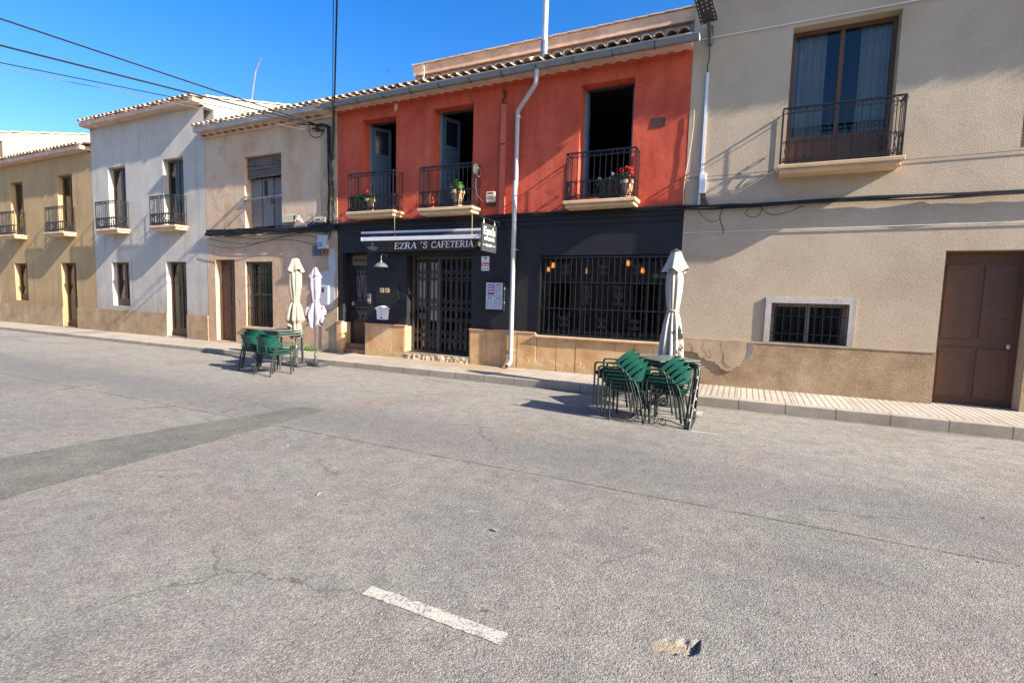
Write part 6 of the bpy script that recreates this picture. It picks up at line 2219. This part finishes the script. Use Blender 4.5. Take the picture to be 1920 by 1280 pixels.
def tables():
    A = table_proto('grey topped table, topmost of the stacked tables right of the cafe window')
    A.location = (-.98, -2.06, .092); A.rotation_euler = (0, 0, math.radians(45)); A['group'] = 'stacked tables at the right'
    dup(A, (-.975, -2.035, .046), math.radians(45.5), 'grey topped table, middle of the three stacked at the right', 'stacked tables at the right')
    dup(A, (-.985, -2.015, .0), math.radians(44), 'grey topped table, lowest of the three stacked at the right', 'stacked tables at the right')
    g = 'stacked tables at the left'
    dup(A, (-8.97, -2.05, .092), .03, 'dark legged table, topmost of the three stacked beside the cream umbrella', g)
    dup(A, (-8.95, -2.03, .046), .03, 'dark legged table, middle one of the three stacked beside the cream umbrella', g)
    dup(A, (-8.93, -2.05, .0), .02, 'dark legged table, lowest of the three stacked beside the cream umbrella', g)
    # iron frame with scrolls round the right chairs
    t = thing('table_frame', (-.5, -2.55, 0), 'black iron table frame with scrolls and bolts at the right end of the chairs', 'table frame')
    mb = MB()
    def leg(y0, y1, dx=0):
        P = [(-.53+dx, y0, .012), (-.50+dx, y0+(y1-y0)*.5, .40), (-.475+dx, y1, .70), (-.48+dx, y1, .745), (-.51+dx, y1+.01, .775), (-.56+dx, y1+.03, .787), (-.74+dx, y1+.10, .79)]
        return P
    for y0, y1 in ((-2.95, -2.56), (-2.14, -2.44)):
        mb = MB()
        mb.tube(leg(y0, y1), .016, 8); mb.tube([(a-.055, b+.012, c-.012) for a, b, c in leg(y0, y1)[:-1]], .013, 8)
        l = mb.build('frame_leg', 'iron', t, smooth=True)
        mb = MB()
        P = leg(y0, y1)
        for q in (.15, .4, .65, .9):
            i = min(2, int(q*2)); a = Vector(P[0]).lerp(Vector(P[2]), q)
            mb.lathe([(0, -.022), (.012, -.02), (.015, 0), (.012, .02), (0, .022)], tuple(a+Vector((-.01, -.016, 0))), 8)
        mb.build('bolt', 'galv', l, smooth=True)
    mb = MB(); mb.obox((-.515, -2.545, .025), (.045, .80, .014)); mb.build('foot_bar', 'greypole', t)
    mb = MB(); mb.tube([(-.52, -2.2, .03), (-.51, -2.3, .11), (-.51, -2.42, .13), (-.51, -2.5, .05)], .012, 5); mb.build('foot_scroll', 'iron', t)
    mb = MB()
    mb.tube([(-.60, -2.955, .66), (-.668, -2.955, .612), (-.95, -2.965, .36), (-1.217, -2.96, .129)], .010, 6)
    mb.tube(spiral(-1.217, .085, .045, .015, pi/2, 1.2, -2.96), .007, 5)
    mb.tube(spiral(-.936, .30, .055, .018, 0, 1.4, -2.96), .007, 5)
    mb.tube(spiral(-.845, .33, .06, .02, pi, -1.3, -2.96), .007, 5)
    mb.build('diagonal_brace', 'iron', t)
    mb = MB()
    mb.tube([(-.54, -2.95, .02), (-.75, -2.965, .09), (-.92, -2.97, .105)], .008, 6)
    for s in (-1, 1):
        mb.tube(spiral(-.918+s*.062, .062, .058, .02, pi if s > 0 else 0, -s*1.35, -2.975), .007, 5)
    mb.tube([(-.92, -2.97, .105), (-1.1, -2.98, .045), (-1.30, -2.98, .02)], .006, 5)
    mb.tube(spiral(-1.33, .05, .042, .015, -pi/2, -1.2, -2.98), .006, 5)
    mb.build('scroll_brace', 'iron', t)
tables()

def weeds():
    for (x, y, s, lab, sd) in ((-10.2, -.10, .22, 'low green weed clump growing at the foot of the peeling house', 3), (-10.75, -.08, .12, 'smaller weed tuft left of the weed clump at the peeling house', 4)):
        rnd = random.Random(sd)
        mb = MB()
        z0 = kz(x)+.02
        for k in range(int(260*s/.22)):
            a = rnd.uniform(0, 2*pi); rr = s*rnd.random()**.6*1.3
            p = Vector((x+rr*math.cos(a), y-abs(.45*rr*math.sin(a)), z0))
            h = rnd.uniform(.04, .16)*(1.2-rr/s*.5)
            d = Vector((math.cos(a)*.5+rnd.uniform(-.4, .4), -.25+rnd.uniform(-.3, .3), 1)).normalized()
            q = d.cross(Vector((rnd.uniform(-1, 1), rnd.uniform(-1, 1), .1))).normalized()*rnd.uniform(.008, .018)
            e = p+d*h
            mid = p+d*h*.55+Vector((0, 0, .01))
            mb.add([p, mid+q, e, mid-q], [(0, 1, 2, 3)])
        tag(mb.build('weed_clump', 'weed', loc=(x, y, z0)), lab, 'weed')
weeds()

def dry_leaves():
    spots = [(-2.96, -6.68, .032, 'pale dry leaf lying on open road, leftmost of the three leaves'), (-2.65, -6.72, .024, 'small dry leaf with a dark shadow on the road, right of a paler one'),
             (-1.46, -6.56, .028, 'dry leaf curled on the road above the white dash')]
    for i, (x, y, r, lab) in enumerate(spots):
        rnd = random.Random(50+i)
        mb = MB()
        a = rnd.uniform(0, 3.1); ca, sa = math.cos(a), math.sin(a)
        v = []
        n = 7
        for k in range(n):
            u = -1+2*k/(n-1); w_ = .42*(1-u*u)**.6
            for s_ in (-1, 0, 1):
                px_, py_ = u*r, s_*w_*r
                v.append((x+px_*ca-py_*sa, y+px_*sa+py_*ca, .004+.28*r*abs(s_)*(1-u*u)+.16*r*(u+1)))
        mb.add(v, [(3*k+j, 3*k+3+j, 3*k+4+j, 3*k+1+j) for k in range(n-1) for j in (0, 1)])
        tag(mb.build('dry_leaf', 'stone', loc=(x, y, 0)), lab, 'leaf', 'dry leaves on the road')
dry_leaves()

for o in bpy.data.objects:
    if '_o' in o: del o['_o']
